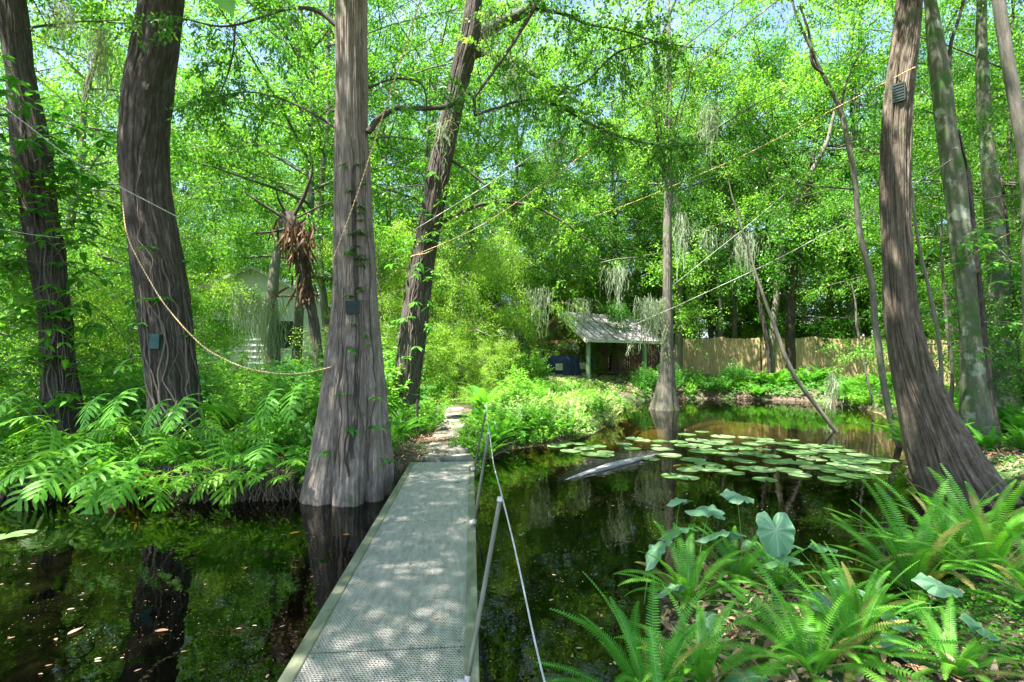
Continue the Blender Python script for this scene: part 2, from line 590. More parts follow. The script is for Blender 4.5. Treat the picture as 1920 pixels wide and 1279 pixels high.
m, t, out = new_mat("forest_floor")
geo = t.nodes.new("ShaderNodeNewGeometry")
sep = t.nodes.new("ShaderNodeSeparateXYZ")
t.links.new(geo.outputs['Position'], sep.inputs[0])
n1 = t.nodes.new("ShaderNodeTexNoise")
n1.inputs['Scale'].default_value = 9
n1.inputs['Detail'].default_value = 10
n1.inputs['Roughness'].default_value = 0.7
t.links.new(geo.outputs['Position'], n1.inputs['Vector'])
r1 = ramp(t, [(0.028, 0.018, 0.012), (0.075, 0.05, 0.034), (0.13, 0.095, 0.065), (0.22, 0.17, 0.12)], [0.3, 0.48, 0.62, 0.78])
t.links.new(n1.outputs['Fac'], r1.inputs[0])
n2 = t.nodes.new("ShaderNodeTexNoise")
n2.inputs['Scale'].default_value = 1.1
n2.inputs['Detail'].default_value = 5
t.links.new(geo.outputs['Position'], n2.inputs['Vector'])
mr = t.nodes.new("ShaderNodeMapRange")
mr.inputs[1].default_value = 0.5
mr.inputs[2].default_value = 0.62
t.links.new(n2.outputs['Fac'], mr.inputs[0])
m1 = t.nodes.new("ShaderNodeMix")
m1.data_type = 'RGBA'
m1.inputs[7].default_value = (0.06, 0.11, 0.025, 1)
t.links.new(mr.outputs[0], m1.inputs[0])
t.links.new(r1.outputs[0], m1.inputs[6])
# under water: dark silt, algae, and pale sand where the bed is high
n3 = t.nodes.new("ShaderNodeTexNoise")
n3.inputs['Scale'].default_value = 1.6
n3.inputs['Detail'].default_value = 8
n3.inputs['Roughness'].default_value = 0.65
t.links.new(geo.outputs['Position'], n3.inputs['Vector'])
r2 = ramp(t, [(0.008, 0.008, 0.005), (0.02, 0.022, 0.010), (0.07, 0.09, 0.025)], [0.35, 0.55, 0.72])
t.links.new(n3.outputs['Fac'], r2.inputs[0])
sd = t.nodes.new("ShaderNodeMapRange")
sd.inputs[1].default_value = -0.42
sd.inputs[2].default_value = -0.12
t.links.new(sep.outputs[2], sd.inputs[0])
r3 = ramp(t, [(0.34, 0.22, 0.05), (0.62, 0.44, 0.14)], [0.35, 0.65])
t.links.new(n3.outputs['Fac'], r3.inputs[0])
yy = t.nodes.new("ShaderNodeMapRange")
yy.inputs[1].default_value = 9
yy.inputs[2].default_value = 11
t.links.new(sep.outputs[1], yy.inputs[0])
sa = t.nodes.new("ShaderNodeMix")
sa.data_type = 'RGBA'
sa.inputs[6].default_value = (0.10, 0.15, 0.03, 1)
t.links.new(yy.outputs[0], sa.inputs[0])
t.links.new(r3.outputs[0], sa.inputs[7])
y2 = t.nodes.new("ShaderNodeMapRange")
y2.inputs[1].default_value = 18.0
y2.inputs[2].default_value = 19.5
y2.inputs[3].default_value = 1.0
y2.inputs[4].default_value = 0.0
t.links.new(sep.outputs[1], y2.inputs[0])
mu = t.nodes.new("ShaderNodeMath")
mu.operation = 'MULTIPLY'
t.links.new(sd.outputs[0], mu.inputs[0])
t.links.new(y2.outputs[0], mu.inputs[1])
m2 = t.nodes.new("ShaderNodeMix")
m2.data_type = 'RGBA'
t.links.new(mu.outputs[0], m2.inputs[0])
t.links.new(r2.outputs[0], m2.inputs[6])
t.links.new(sa.outputs[2], m2.inputs[7])
wl = t.nodes.new("ShaderNodeMapRange")
wl.inputs[1].default_value = -0.02
wl.inputs[2].default_value = 0.03
t.links.new(sep.outputs[2], wl.inputs[0])
m3 = t.nodes.new("ShaderNodeMix")
m3.data_type = 'RGBA'
t.links.new(wl.outputs[0], m3.inputs[0])
t.links.new(m2.outputs[2], m3.inputs[6])
t.links.new(m1.outputs[2], m3.inputs[7])
p = t.nodes.new("ShaderNodeBsdfPrincipled")
p.inputs['Roughness'].default_value = 0.9
t.links.new(m3.outputs[2], p.inputs['Base Color'])
b = t.nodes.new("ShaderNodeBump")
b.inputs['Strength'].default_value = 0.8
b.inputs['Distance'].default_value = 0.04
t.links.new(n1.outputs['Fac'], b.inputs['Height'])
t.links.new(b.outputs[0], p.inputs['Normal'])
t.links.new(p.outputs[0], out.inputs[0])
g = mb.build("ground", m)
tag(g, "brown leaf-strewn ground around the pond and its dark bed", kind="structure")

# water: a clear tinted sheet over the bed with mirror reflections that grow towards grazing angles
m, t, out = new_mat("pond_water")
geo = t.nodes.new("ShaderNodeNewGeometry")
nw = t.nodes.new("ShaderNodeTexNoise")
nw.inputs['Scale'].default_value = 3.2
nw.inputs['Detail'].default_value = 3
t.links.new(geo.outputs['Position'], nw.inputs['Vector'])
b = t.nodes.new("ShaderNodeBump")
b.inputs['Strength'].default_value = 0.12
b.inputs['Distance'].default_value = 0.02
t.links.new(nw.outputs['Fac'], b.inputs['Height'])
gl = t.nodes.new("ShaderNodeBsdfGlossy")
gl.inputs['Roughness'].default_value = 0.015
t.links.new(b.outputs[0], gl.inputs['Normal'])
trn = t.nodes.new("ShaderNodeBsdfTransparent")
trn.inputs[0].default_value = (0.30, 0.31, 0.19, 1)
fr = t.nodes.new("ShaderNodeFresnel")
fr.inputs[0].default_value = 1.5
t.links.new(b.outputs[0], fr.inputs['Normal'])
mxs = t.nodes.new("ShaderNodeMixShader")
t.links.new(fr.outputs[0], mxs.inputs[0])
t.links.new(trn.outputs[0], mxs.inputs[1])
t.links.new(gl.outputs[0], mxs.inputs[2])
t.links.new(mxs.outputs[0], out.inputs[0])
mb = MB()
mb.add([(-45, -8, 0), (18, -8, 0), (18, 27, 0), (-45, 27, 0)], [[0, 1, 2, 3]])
tag(mb.build("pond_water", m), "dark still pond water mirroring the green canopy", kind="structure")


# ---------------------------------------------------------------- trunks and branches
class Trunk:
    def __init__(self, pts, rad, step=0.05):
        self.p, self.r, self.s = resample(pts, rad, step)
        self.T, self.N, self.B = frames(self.p)

    def at_z(self, z):
        i = int(np.argmin(np.abs(self.p[:, 2] - z)))
        return i

    def surf(self, z, th, k=1.0):
        """a point on the bark facing the compass angle th (0 = +X, -pi/2 = towards the camera)"""
        i = self.at_z(z)
        d = np.array([math.cos(th), math.sin(th), 0])
        d = d - self.T[i] * np.dot(d, self.T[i])
        d = d / np.linalg.norm(d)
        return self.p[i] + d * self.r[i] * k, d


def px_trunk(rows, Z, ext=None, zfun=None):
    """trunk centre line and radii from outline rows (v, left u, right u)"""
    pts, rad = [], []
    for v, a, b_ in rows:
        z_ = Z if zfun is None else zfun(v)
        pts.append(P((a + b_) / 2, v, z_))
        tn = ((a + b_) / 2 - 960) / F_PX
        rad.append((b_ - a) / 2 / F_PX * z_ / math.sqrt(1 + tn * tn))
    pts, rad = np.array(pts), np.array(rad)
    o = np.argsort(pts[:, 2])
    pts, rad = pts[o], rad[o]
    if ext:
        d = norm(pts[-1] - pts[-2])
        d = norm(d * 0.6 + np.array([0, 0, 0.4]))
        for k in range(1, 5):
            pts = np.vstack([pts, pts[-1] + d * ext / 4])
            rad = np.append(rad, rad[-1] * 0.82)
    return pts, rad


def bark_rfun(seed, amp, k_th, k_s, flutes=0, flute_amp=0.0, flute_h=1.0, knob=0.04):
    def f(rr, th, s):
        th2 = th + 0.35 * vnoise(np.stack([np.cos(th) * 1.5 + 0 * s, np.sin(th) * 1.5 + 0 * s, s * 0.7 + 0 * th], -1), seed + 5)
        q = np.stack([np.cos(th2) * k_th + 0 * s, np.sin(th2) * k_th + 0 * s, s * k_s + 0 * th], -1)
        ridg = 1 - np.abs(fbm(q, seed, 3))
        q2 = np.stack([np.cos(th2) * k_th * 2.4 + 0 * s, np.sin(th2) * k_th * 2.4 + 0 * s, s * k_s * 1.1 + 0 * th], -1)
        strip = np.abs(fbm(q2, seed + 31, 2))
        r = rr * 0.985 + amp * 1.5 * (ridg - 0.85) + amp * 0.9 * (np.minimum(strip, 0.45) - 0.3)
        r = r + rr * knob * fbm(np.stack([np.cos(th) * 1.2 + 0 * s, np.sin(th) * 1.2 + 0 * s, s * 1.3 + 0 * th], -1), seed + 11, 2)
        if flutes:
            ph = 2.1 * vnoise(np.stack([s * 0.5 + 0 * th, 0 * th + 0 * s, 0 * th + 0 * s], -1), seed + 3) * 0.3
            fl = 2.6 * (np.abs(np.sin(0.5 * (flutes * th + 1.3 * np.sin(2 * th + 1) + ph))) ** 0.55 - 0.82)
            r = r + rr * flute_amp * fl * np.exp(-s / flute_h)
        return r
    return f


def big_trunk(parent, pts, rad, mat, seed, amp=0.012, k_th=7, k_s=0.9, seg=160, step=0.03, **kw):
    tk = Trunk(pts, rad, step)
    mb = MB()
    tube(mb, tk.p, tk.r, seg, rfun=bark_rfun(seed, amp, k_th, k_s, **kw))
    mb.build("trunk", M[mat], parent)
    return tk


def px_line(rows, Z, Z2=None):
    """polyline from (u, v, width px) rows running in depth from Z to Z2"""
    n = len(rows)
    Z2 = Z if Z2 is None else Z2
    pts, rad = [], []
    for i, (u, v, w) in enumerate(rows):
        z_ = Z + (Z2 - Z) * i / (n - 1)
        pts.append(P(u, v, z_))
        rad.append(w / 2 / F_PX * z_ / math.sqrt(1 + ((u - 960) / F_PX) ** 2))
    return np.array(pts), np.array(rad)


def limb(mb, pts, rad, seed=0, seg=8, step=0.06, wob=0.3):
    X, r, s = resample(pts, rad, step)
    k = r.mean() * wob
    X = X + np.stack([vnoise(np.stack([s * 2, s * 0 + j, s * 0], -1), seed + j) for j in range(3)], 1) * k * 2
    tube(mb, X, r, seg)
    return X, r


def twigs_and_leaves(mbw, mbl, line, density=5.0, length=0.7, leaf=0.05, per=60, droop=0.5, sigma=0.10, seed=0, start=0.15, width=0.42):
    """side twigs along a branch, each clothed with small leaves"""
    rs = np.random.default_rng(seed + 100)
    d = np.concatenate([[0], np.cumsum(np.linalg.norm(np.diff(line, axis=0), axis=1))])
    n = max(int(d[-1] * density), 2)
    for k in range(n):
        s0 = d[-1] * (start + (1 - start) * rs.random())
        b0 = np.array([np.interp(s0, d, line[:, j]) for j in range(3)])
        dr = norm(rs.normal(size=3) * [1, 1, 0.6] + [0, 0, -0.1])
        L = length * (0.5 + rs.random())
        q = np.linspace(0, 1, 5)[:, None]
        pt = b0 + dr * L * q + np.array([0, 0, -1.0]) * droop * L * q ** 2
        tube(mbw, pt, np.linspace(0.006, 0.002, 5), 3, cap=False)
        # sub twigs
        lines = [pt]
        for _ in range(3):
            b1 = pt[rs.integers(1, 5)]
            d1 = norm(dr + rs.normal(size=3) * 0.8 + [0, 0, -0.25])
            p1 = b1 + d1 * L * 0.55 * q + np.array([0, 0, -1.0]) * droop * L * 0.5 * q ** 2
            tube(mbw, p1, np.linspace(0.003, 0.0015, 5), 3, cap=False)
            lines.append(p1)
        for ln in lines:
            m_ = per // 4
            tt = rs.random(m_) * 4
            i = tt.astype(int)
            f = (tt - i)[:, None]
            b2 = ln[i] * (1 - f) + ln[np.minimum(i + 1, 4)] * f + rs.normal(size=(m_, 3)) * sigma * 0.35
            dd = norm(norm(ln[-1] - ln[0]) * 0.8 + rs.normal(size=(m_, 3)) * 0.7 + [0, 0, -0.35])
            leaf4(mbl, b2, dd, rs.normal(size=(m_, 3)) * 0.6 + [0, 0, 1], leaf * (0.7 + 0.6 * rs.random(m_)), leaf * width, rnd=rs.random(m_))


def clump_crown(mbw, mbl, centre, radii, n_br, leaf=0.06, per=60, seed=0, origin=None, length=0.9, density=4, droop=0.5):
    """an upper crown of limbs fanning out from the trunk's top"""
    rs = np.random.default_rng(seed)
    origin = np.array(centre) - [0, 0, radii[2] * 0.8] if origin is None else np.array(origin)
    for k in range(n_br):
        a = rs.normal(size=3)
        a = a / np.linalg.norm(a)
        e = np.array(centre) + a * np.array(radii) * (0.55 + 0.45 * rs.random())
        q = np.linspace(0, 1, 6)[:, None]
        mid = (origin + e) / 2 + rs.normal(size=3) * 0.4 + [0, 0, 0.5]
        ln = (1 - q) ** 2 * origin + 2 * q * (1 - q) * mid + q ** 2 * e
        tube(mbw, ln, np.linspace(0.05, 0.01, 6), 5, cap=False)
        twigs_and_leaves(mbw, mbl, ln, density, length, leaf, per, droop, 0.12, seed=seed * 31 + k, start=0.35)


# ---- prototypes: whole trees for the wood
def gen_tree(seed, H, cb, Rr, n_leaf, ll, lw, weep=0.4, r0=0.13, n_limb=18, leafmat='leaf_far', barkmat='bark_slim'):
    rs = np.random.default_rng(seed)
    tr, cr = MB(), MB()
    n = 14
    z = np.linspace(-0.3, H * 0.92, n)
    ax = np.cumsum(rs.normal(size=n) * 0.10)
    ay = np.cumsum(rs.normal(size=n) * 0.10)
    ax, ay = ax - ax[0], ay - ay[0]
    tp = np.stack([ax, ay, z], 1)
    rad = r0 * (1 - 0.85 * (np.clip(z, 0, H) / H)) + 0.35 * r0 * np.exp(-np.clip(z, 0, H) / 0.3)
    X, r, s = resample(tp, rad, 0.15)
    tube(tr, X, r, 12)
    n_sub, n_tw = 6, 5
    per = max(int(n_leaf / (n_limb * n_sub * n_tw)), 1)
    bases, dirs, cent = [], [], []
    q6 = np.linspace(0, 1, 6)[:, None]
    q4 = np.linspace(0, 1, 4)[:, None]
    for k in range(n_limb):
        zt = cb + (H * 0.9 - cb) * (k + rs.random()) / n_limb
        b0 = np.array([np.interp(zt, z, ax), np.interp(zt, z, ay), zt])
        az = k * 2.4 + rs.random() * 0.8
        rel = (zt - cb) / (H - cb)
        L = Rr * (0.75 + 0.5 * rs.random()) * (0.55 + 0.9 * math.sin(math.pi * min(0.15 + rel * 0.8, 1)))
        up = 0.15 + 0.8 * rel + rs.normal() * 0.15
        dv = np.array([math.cos(az), math.sin(az), up])
        dv /= np.linalg.norm(dv)
        ln = b0 + dv * L * q6 + np.array([0, 0, -1.0]) * weep * L * 0.4 * q6 ** 2 + np.cumsum(rs.normal(size=(6, 3)) * 0.05, 0)
        rb = r0 * (0.40 - 0.22 * rel)
        tube(tr, ln, np.linspace(rb, 0.012, 6), 6, cap=False)
        for _ in range(n_sub):
            f = 0.25 + 0.75 * rs.random()
            i = min(int(f * 5), 4)
            b1 = ln[i] * (1 - (f * 5 - i)) + ln[i + 1] * (f * 5 - i)
            d1 = norm(dv * 0.6 + rs.normal(size=3) * [0.8, 0.8, 0.45])
            L1 = L * (0.25 + 0.3 * rs.random())
            l1 = b1 + d1 * L1 * q4 - np.array([0, 0, 1.0]) * weep * L1 * 0.5 * q4 ** 2
            tube(tr, l1, np.linspace(0.014, 0.005, 4), 4, cap=False)
            for _2 in range(n_tw):
                f1 = 0.2 + 0.8 * rs.random()
                i = min(int(f1 * 3), 2)
                b2 = l1[i] * (1 - (f1 * 3 - i)) + l1[i + 1] * (f1 * 3 - i)
                d2 = norm(d1 * 0.5 + rs.normal(size=3) * 0.8 - [0, 0, weep])
                L2 = 0.5 + 0.5 * rs.random()
                tt = rs.random((per, 1))
                pos = b2 + d2 * L2 * tt - np.array([0, 0, 1.0]) * weep * 0.6 * L2 * tt ** 2 + rs.normal(size=(per, 3)) * [0.13, 0.13, 0.09]
                bases.append(pos)
                dirs.append(d2 * 0.7 + rs.normal(size=(per, 3)) * 0.7 - [0, 0, 0.3 + weep * 0.5])
    bases, dirs = np.concatenate(bases), np.concatenate(dirs)
    N_ = len(bases)
    leaf4(cr, bases, dirs, rs.normal(size=(N_, 3)) * 0.7 + [0, 0, 1], ll * (0.7 + 0.6 * rs.random(N_)), lw, rnd=rs.random(N_))
    return tr.mesh("trunk", M[barkmat]), cr.mesh("crown", M[leafmat])


TREES = {
    'tall': gen_tree(11, 15, 3.2, 3.3, 34000, 0.100, 0.051, 0.3, 0.16),
    'tall_b': gen_tree(12, 14, 2.4, 3.0, 34000, 0.094, 0.049, 0.45, 0.12),
    'tall_c': gen_tree(13, 16, 4.2, 3.6, 36000, 0.106, 0.055, 0.3, 0.19, barkmat='bark_mossy'),
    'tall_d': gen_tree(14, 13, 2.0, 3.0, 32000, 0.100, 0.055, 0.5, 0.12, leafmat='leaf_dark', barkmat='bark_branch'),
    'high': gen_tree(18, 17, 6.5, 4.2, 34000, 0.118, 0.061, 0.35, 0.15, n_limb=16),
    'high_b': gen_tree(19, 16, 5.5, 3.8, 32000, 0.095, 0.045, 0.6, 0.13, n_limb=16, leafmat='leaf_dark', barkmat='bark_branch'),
    'willowy': gen_tree(15, 8, 0.5, 2.6, 46000, 0.085, 0.03, 0.9, 0.09, leafmat='leaf_yel'),
    'bushy': gen_tree(16, 5, 0.2, 2.0, 30000, 0.085, 0.045, 0.4, 0.06, n_limb=16),
    'bushy_y': gen_tree(17, 4.5, 0.1, 2.0, 30000, 0.08, 0.035, 0.7, 0.06, n_limb=16, leafmat='leaf_yel'),
}


def place_tree(kind, x, y, label, group, sc=1.0, rz=None, name="broadleaf_tree", z=None):
    rz = random.uniform(0, 6.28) if rz is None else rz
    t_ = thing(name, label, "tree", (x, y, gz(x, y) - 0.05 if z is None else z), rz, (sc * random.uniform(0.92, 1.08), sc * random.uniform(0.92, 1.08), sc), group)
    for nm, me in zip(("trunk", "crown"), TREES[kind]):
        link(nm, me, t_)
    return t_


def gen_canopy(seed, Rr, H, n_leaf, ll, lw, mat):
    rs = np.random.default_rng(seed)
    w, c = MB(), MB()
    nb = 150
    q = np.linspace(0, 1, 5)[:, None]
    per = n_leaf // (nb * 6)
    B, D = [], []
    for k in range(nb):
        a, r_ = rs.random() * 6.283, Rr * math.sqrt(rs.random())
        e = np.array([math.cos(a) * r_, math.sin(a) * r_, H * (rs.random() * (1 - 0.5 * (r_ / Rr) ** 2))])
        o = np.array([0, 0, -0.5]) + rs.normal(size=3) * 0.1
        mid = o * 0.5 + e * 0.5 + [0, 0, 0.6]
        ln = (1 - q) ** 2 * o + 2 * q * (1 - q) * mid + q ** 2 * e
        if k % 4 == 0:
            tube(w, ln, np.linspace(0.05, 0.012, 5), 5, cap=False)
        for _ in range(6):
            d = norm(rs.normal(size=3) * [1, 1, 0.5] - [0, 0, 0.2])
            L = 0.6 + 0.5 * rs.random()
            b = e + rs.normal(size=3) * 0.12
            tube(w, b + d * L * q, np.linspace(0.006, 0.002, 5), 3, cap=False)
            t = rs.random((per, 1))
            B.append(b + d * L * t + rs.normal(size=(per, 3)) * 0.10)
            D.append(d * 0.6 + rs.normal(size=(per, 3)) * 0.7 - [0, 0, 0.3])
    B, D = np.concatenate(B), np.concatenate(D)
    leaf4(c, B, D, rs.normal(size=B.shape) * 0.6 + [0, 0, 1], ll * (0.7 + 0.6 * rs.random(len(B))), lw)
    return w.mesh("limb", M['bark_branch']), c.mesh("crown", M[mat])


CANOPY = [gen_canopy(61, 4.6, 3.2, 30000, 0.095, 0.05, 'leaf_far'), gen_canopy(62, 4.2, 2.8, 28000, 0.09, 0.045, 'leaf_far'), gen_canopy(63, 4.6, 3.2, 13000, 0.09, 0.045, 'leaf_far')]


def canopy(parent, k, loc, sc=1.0, rz=0.0):
    for me in CANOPY[k]:
        o = link(me.name.split('.')[0], me, parent)
        o.location = tuple(loc)
        o.scale = (sc, sc, sc)
        o.rotation_euler.z = rz


# background wood: rings of trees behind everything
GB = "slim leafy trees of the wood behind the garden"
LB = {
    'back': "slim leafy tree in the wood behind the pavilion",
    'fence': "tall leafy tree rising behind the board fence",
    'west': "leafy tree in the thicket behind the bark-brown trunks",
    'far': "distant tree closing the wood at the horizon",
}
# near ring
ring1 = [
    ('tall', -13.5, 15.5, 'west'), ('tall_c', -7.8, 19.0, 'west'), ('tall_b', -16.5, 20.5, 'west'), ('willowy', -15.5, 21.0, 'west'),
    ('tall_b', -7.2, 21.0, 'back'), ('tall', -4.3, 24.5, 'back'), ('tall_c', 0.2, 29.5, 'back'), ('tall_b', 6.8, 33.5, 'back'),
    ('tall_c', -9.0, 28.5, 'back'), ('tall', -10.5, 32, 'back'), ('tall_b', -19.5, 29, 'west'), ('tall', -22, 22, 'west'),
    ('tall', 9.2, 28.2, 'fence'), ('tall_b', 12.4, 30.5, 'fence'), ('tall_d', 15.2, 28.6, 'fence'), ('tall_c', 18.8, 27.8, 'fence'),
    ('tall', 21.5, 24.8, 'fence'), ('tall_b', 23.0, 20.0, 'fence'), ('tall_c', 22.0, 16.0, 'fence'), ('tall_d', 20.0, 12.5, 'fence'),
    ('tall_d', 4.0, 36, 'back'), ('tall_d', -2.5, 34, 'back'),
]
for k, x, y, w in ring1:
    place_tree(k, x, y, LB[w], LB[w] + "s", (1.25 if -6 < x < 1 else 1.5) if y > 20 and w != 'west' else 1.05)
for k, x, y, w in (('tall', -6.5, 26.5, 'back'), ('tall_c', -2.2, 27.5, 'back'), ('tall_b', 2.6, 34.0, 'back'), ('tall_d', 6.0, 30.5, 'back'), ('tall_b', 11.0, 33.5, 'fence'), ('tall_c', 16.8, 31.5, 'fence'), ('tall', 20.5, 29.0, 'fence'),
                   ('tall_b', 25.0, 25.5, 'fence'), ('tall', 25.5, 18.5, 'fence'), ('high', -21.0, 25.0, 'west'), ('high_b', 24.0, 14.0, 'fence')):
    place_tree(k, x, y, LB[w], LB[w] + "s", 1.1 if -7 < x < 3 else 1.2)
for k, x, y, sc, lab in (('high_b', 8.8, 30.5, 1.15, "tall dark-leaved tree close behind the pavilion"),
                         ('high_b', 17.5, 17.5, 1.0, "tall dark-leaved tree beyond the mossy trunks"),
                         ('high_b', 10.0, 21.8, 0.0, "")):
    if sc:
        place_tree(k, x, y, lab, None, sc)
for i in range(34):
    a = R(-52 + 104 * (i + 0.5) / 34)
    rr = 38 + 3 * math.sin(i * 2.9)
    place_tree(['bushy', 'bushy_y', 'bushy'][i % 3], rr * math.sin(a), rr * math.cos(a), "bushy thicket tree under the distant wood", "bushy trees under the distant wood", 1.3 + 0.3 * math.sin(i * 1.9), name="bush_tree")
for i in range(26):
    a = R(-52 + 104 * (i + 0.5) / 26)
    rr = 42 + 5 * math.sin(i * 2.3)
    place_tree(['tall', 'tall_d', 'tall_b', 'tall_c'][i % 4], rr * math.sin(a), rr * math.cos(a), LB['far'], LB['far'] + "s", 1.0 if (-16 < math.degrees(a) < 11 or math.degrees(a) < -37) else 1.25)
for i in range(26):
    a = R(-54 + 108 * (i + 0.3) / 26)
    rr = 60 + 6 * math.sin(i * 1.7)
    place_tree(['tall_d', 'tall_c', 'tall_b', 'tall'][i % 4], rr * math.sin(a), rr * math.cos(a), LB['far'], LB['far'] + "s", 1.2 if (-16 < math.degrees(a) < 11 or math.degrees(a) < -37) else 1.7)

# weeping light-green trees over the path and pavilion
for x, y, sc, lab in ((-1.9, 20.5, 0.95, "yellow-green weeping tree filling the gap behind the stepping-stone path"),
                      (-1.7, 24.6, 0.85, "yellow-green weeping tree just beside the pavilion's gable"),
                      (-4.6, 18.2, 0.8, "light weeping tree between the leaning dark trunk and the fluted cypress"),
                      (3.4, 31.0, 1.0, "yellow-green weeping tree hanging over the pavilion roof ridge")):
    place_tree('willowy', x, y, lab, "weeping yellow-green trees", sc, name="weeping_tree")
for x, y, k, sc, lab in ((-9.9, 13.8, 'bushy', 0.72, "round leafy bush tree near the bark-shedding dead-frond palm"),
                         (-9.6, 12.0, 'bushy_y', 0.8, "yellow-green bush tree behind the vine-clad trunks"),
                         (-12.0, 11.5, 'bushy', 0.9, "leafy bush tree behind the climbing vine"),
                         (-3.2, 16.5, 'bushy_y', 0.6, "low yellow-green bush tree behind the leaning dark trunk"),
                         (-1.0, 18.0, 'bushy_y', 0.5, "low pale bush by the end of the stepping stones"),
                         (13.6, 13.2, 'bushy', 0.75, "leafy bush before the fence, past the forked sapling"),
                         (11.8, 10.0, 'bushy', 0.7, "leafy bush behind the two mossy trunks")):
    place_tree(k, x, y, lab, None, sc, name="bush_tree")
for k, x, y, sc, lab in (('tall_b', 15.5, 17.5, 0.8, "slender leafy tree beyond the curved cypress's bank"), ('tall', 13.6, 9.4, 0.9, "slender leafy tree beside the mossy trunks"),
                         ('tall_b', 16.5, 13.5, 0.85, "slim tree between the fence and the mossy trunks"), ('tall', -11.6, 9.4, 0.9, "leafy tree crowding the vine-wrapped trunk")):
    place_tree(k, x, y, lab, None, sc)

# ---- T2: big dark trunk with vines, T1: vine-wrapped trunk at the west edge, T3: fluted cypress
def crown_for(parent, centre, radii, n_br, origin, leaf=0.06, per=60, seed=0, mat='leaf_far', lines=(), density=4, droop=0.5, line_density=5, line_len=0.7):
    w, l = MB(), MB()
    if n_br:
        clump_crown(w, l, centre, radii, n_br, leaf, per, seed, origin, density=density, droop=droop)
    for k, (pts, rad, dens) in enumerate(lines):
        X, r = limb(w, pts, rad, seed + k)
        if dens:
            twigs_and_leaves(w, l, X, line_density * dens, line_len, leaf, per, droop, 0.1, seed * 7 + k, start=0.1)
    if w.n:
        w.build("branchwork", M['bark_branch'], parent)
    if l.n:
        l.build("crown", M[mat], parent)


T = {}
t1 = thing("tree", "dark trunk wrapped in green climbing vine farthest from the gangway", "tree")
rows = [(0, -15, 52), (100, 2, 62), (200, 16, 82), (300, 15, 104), (400, 36, 108), (500, 54, 130), (600, 74, 136), (700, 80, 146), (800, 75, 162), (850, 68, 170)]
pts, rad = px_trunk(rows, 9.0, ext=4)
T['1'] = big_trunk(t1, pts, rad, 'bark_dark', 21, amp=0.028, k_th=3.5, k_s=0.8, seg=160, step=0.04, knob=0.09)
canopy(t1, 2, pts[-1] + [-0.5, -2.0, -0.5], 1.0, 0.3)

t2 = thing("tree", "thick dark brown trunk laced with bare vine stems, nearest the big lobed leaves", "tree")
rows = [(0, 258, 350), (60, 250, 342), (120, 240, 332), (180, 226, 326), (300, 222, 322), (400, 228, 330), (500, 245, 350), (600, 260, 362), (700, 272, 374), (780, 282, 386), (850, 280, 395)]
pts, rad = px_trunk(rows, 8.6, ext=5)
T['2'] = big_trunk(t2, pts, rad, 'bark_dark', 22, amp=0.030, k_th=4.5, k_s=0.7, seg=240, step=0.03, knob=0.06)
canopy(t2, 2, pts[-1] + [-0.6, -2.4, -0.6], 1.1, 1.3)

t3 = thing("cypress_tree", "grey fluted cypress flaring wide at its base beside the gangway", "tree")
rows = [(0, 628, 690), (100, 628, 690), (200, 626, 692), (300, 626, 695), (400, 624, 700), (500, 624, 706), (600, 618, 712), (700, 605, 722), (780, 594, 729), (840, 584, 733), (890, 576, 734), (940, 564, 738), (975, 556, 745)]
pts, rad = px_trunk(rows, 7.1, ext=5)
T['3'] = big_trunk(t3, pts, rad, 'bark_grey', 23, amp=0.030, k_th=5.5, k_s=0.35, seg=340, step=0.025, flutes=7, flute_amp=0.15, flute_h=2.6, knob=0.04)
ln = []
ln.append((*px_line([(688, 250, 13), (705, 228, 12), (745, 205, 10), (800, 203, 9), (840, 200, 9), (868, 176, 10), (882, 174, 8), (892, 190, 6), (893, 220, 5)], 7.0, 7.3), 0.25))
ln.append((*px_line([(893, 216, 5), (930, 202, 5), (985, 186, 5), (1040, 195, 5), (1085, 222, 6), (1130, 245, 5), (1180, 262, 4), (1250, 276, 3), (1330, 270, 2)], 7.3, 8.6), 1.6))
ln.append((*px_line([(888, 190, 5), (920, 140, 6), (955, 90, 7), (985, 40, 8), (1005, 10, 9), (1010, -60, 10)], 7.3, 7.6), 0.7))
ln.append((*px_line([(1003, 18, 6), (1060, 28, 6), (1100, 45, 5), (1160, 55, 4), (1230, 80, 3), (1300, 90, 2)], 7.6, 8.6), 1.6))
ln.append((*px_line([(1038, 190, 4), (1050, 170, 4), (1100, 155, 4), (1130, 120, 4), (1160, 95, 4), (1220, 80, 3)], 7.7, 8.4), 1.5))
ln.append((*px_line([(632, 48, 11), (600, 20, 9), (545, 13, 7), (500, 30, 6), (440, 50, 5), (400, 50, 4), (355, 35, 3), (300, 30, 2)], 7.1, 7.6), 0.8))
ln.append((*px_line([(442, 48, 4), (438, 110, 4), (420, 160, 3), (395, 220, 2)], 7.4, 7.6), 0.5))
ln.append((*px_line([(630, 240, 5), (580, 208, 4), (520, 182, 4), (470, 170, 3), (400, 182, 2), (340, 200, 2)], 7.1, 8.0), 0.9))
ln.append((*px_line([(692, 165, 5), (735, 145, 4), (790, 150, 4), (800, 180, 3), (798, 240, 2)], 7.1, 7.4), 0.6))
canopy(t3, 2, pts[-1] + [-0.4, -2.0, -1.4], 1.15, 2.3)
crown_for(t3, None, None, 0, None, leaf=0.075, per=90, seed=43, mat='leaf_dark', lines=ln, line_len=0.6, line_density=7)

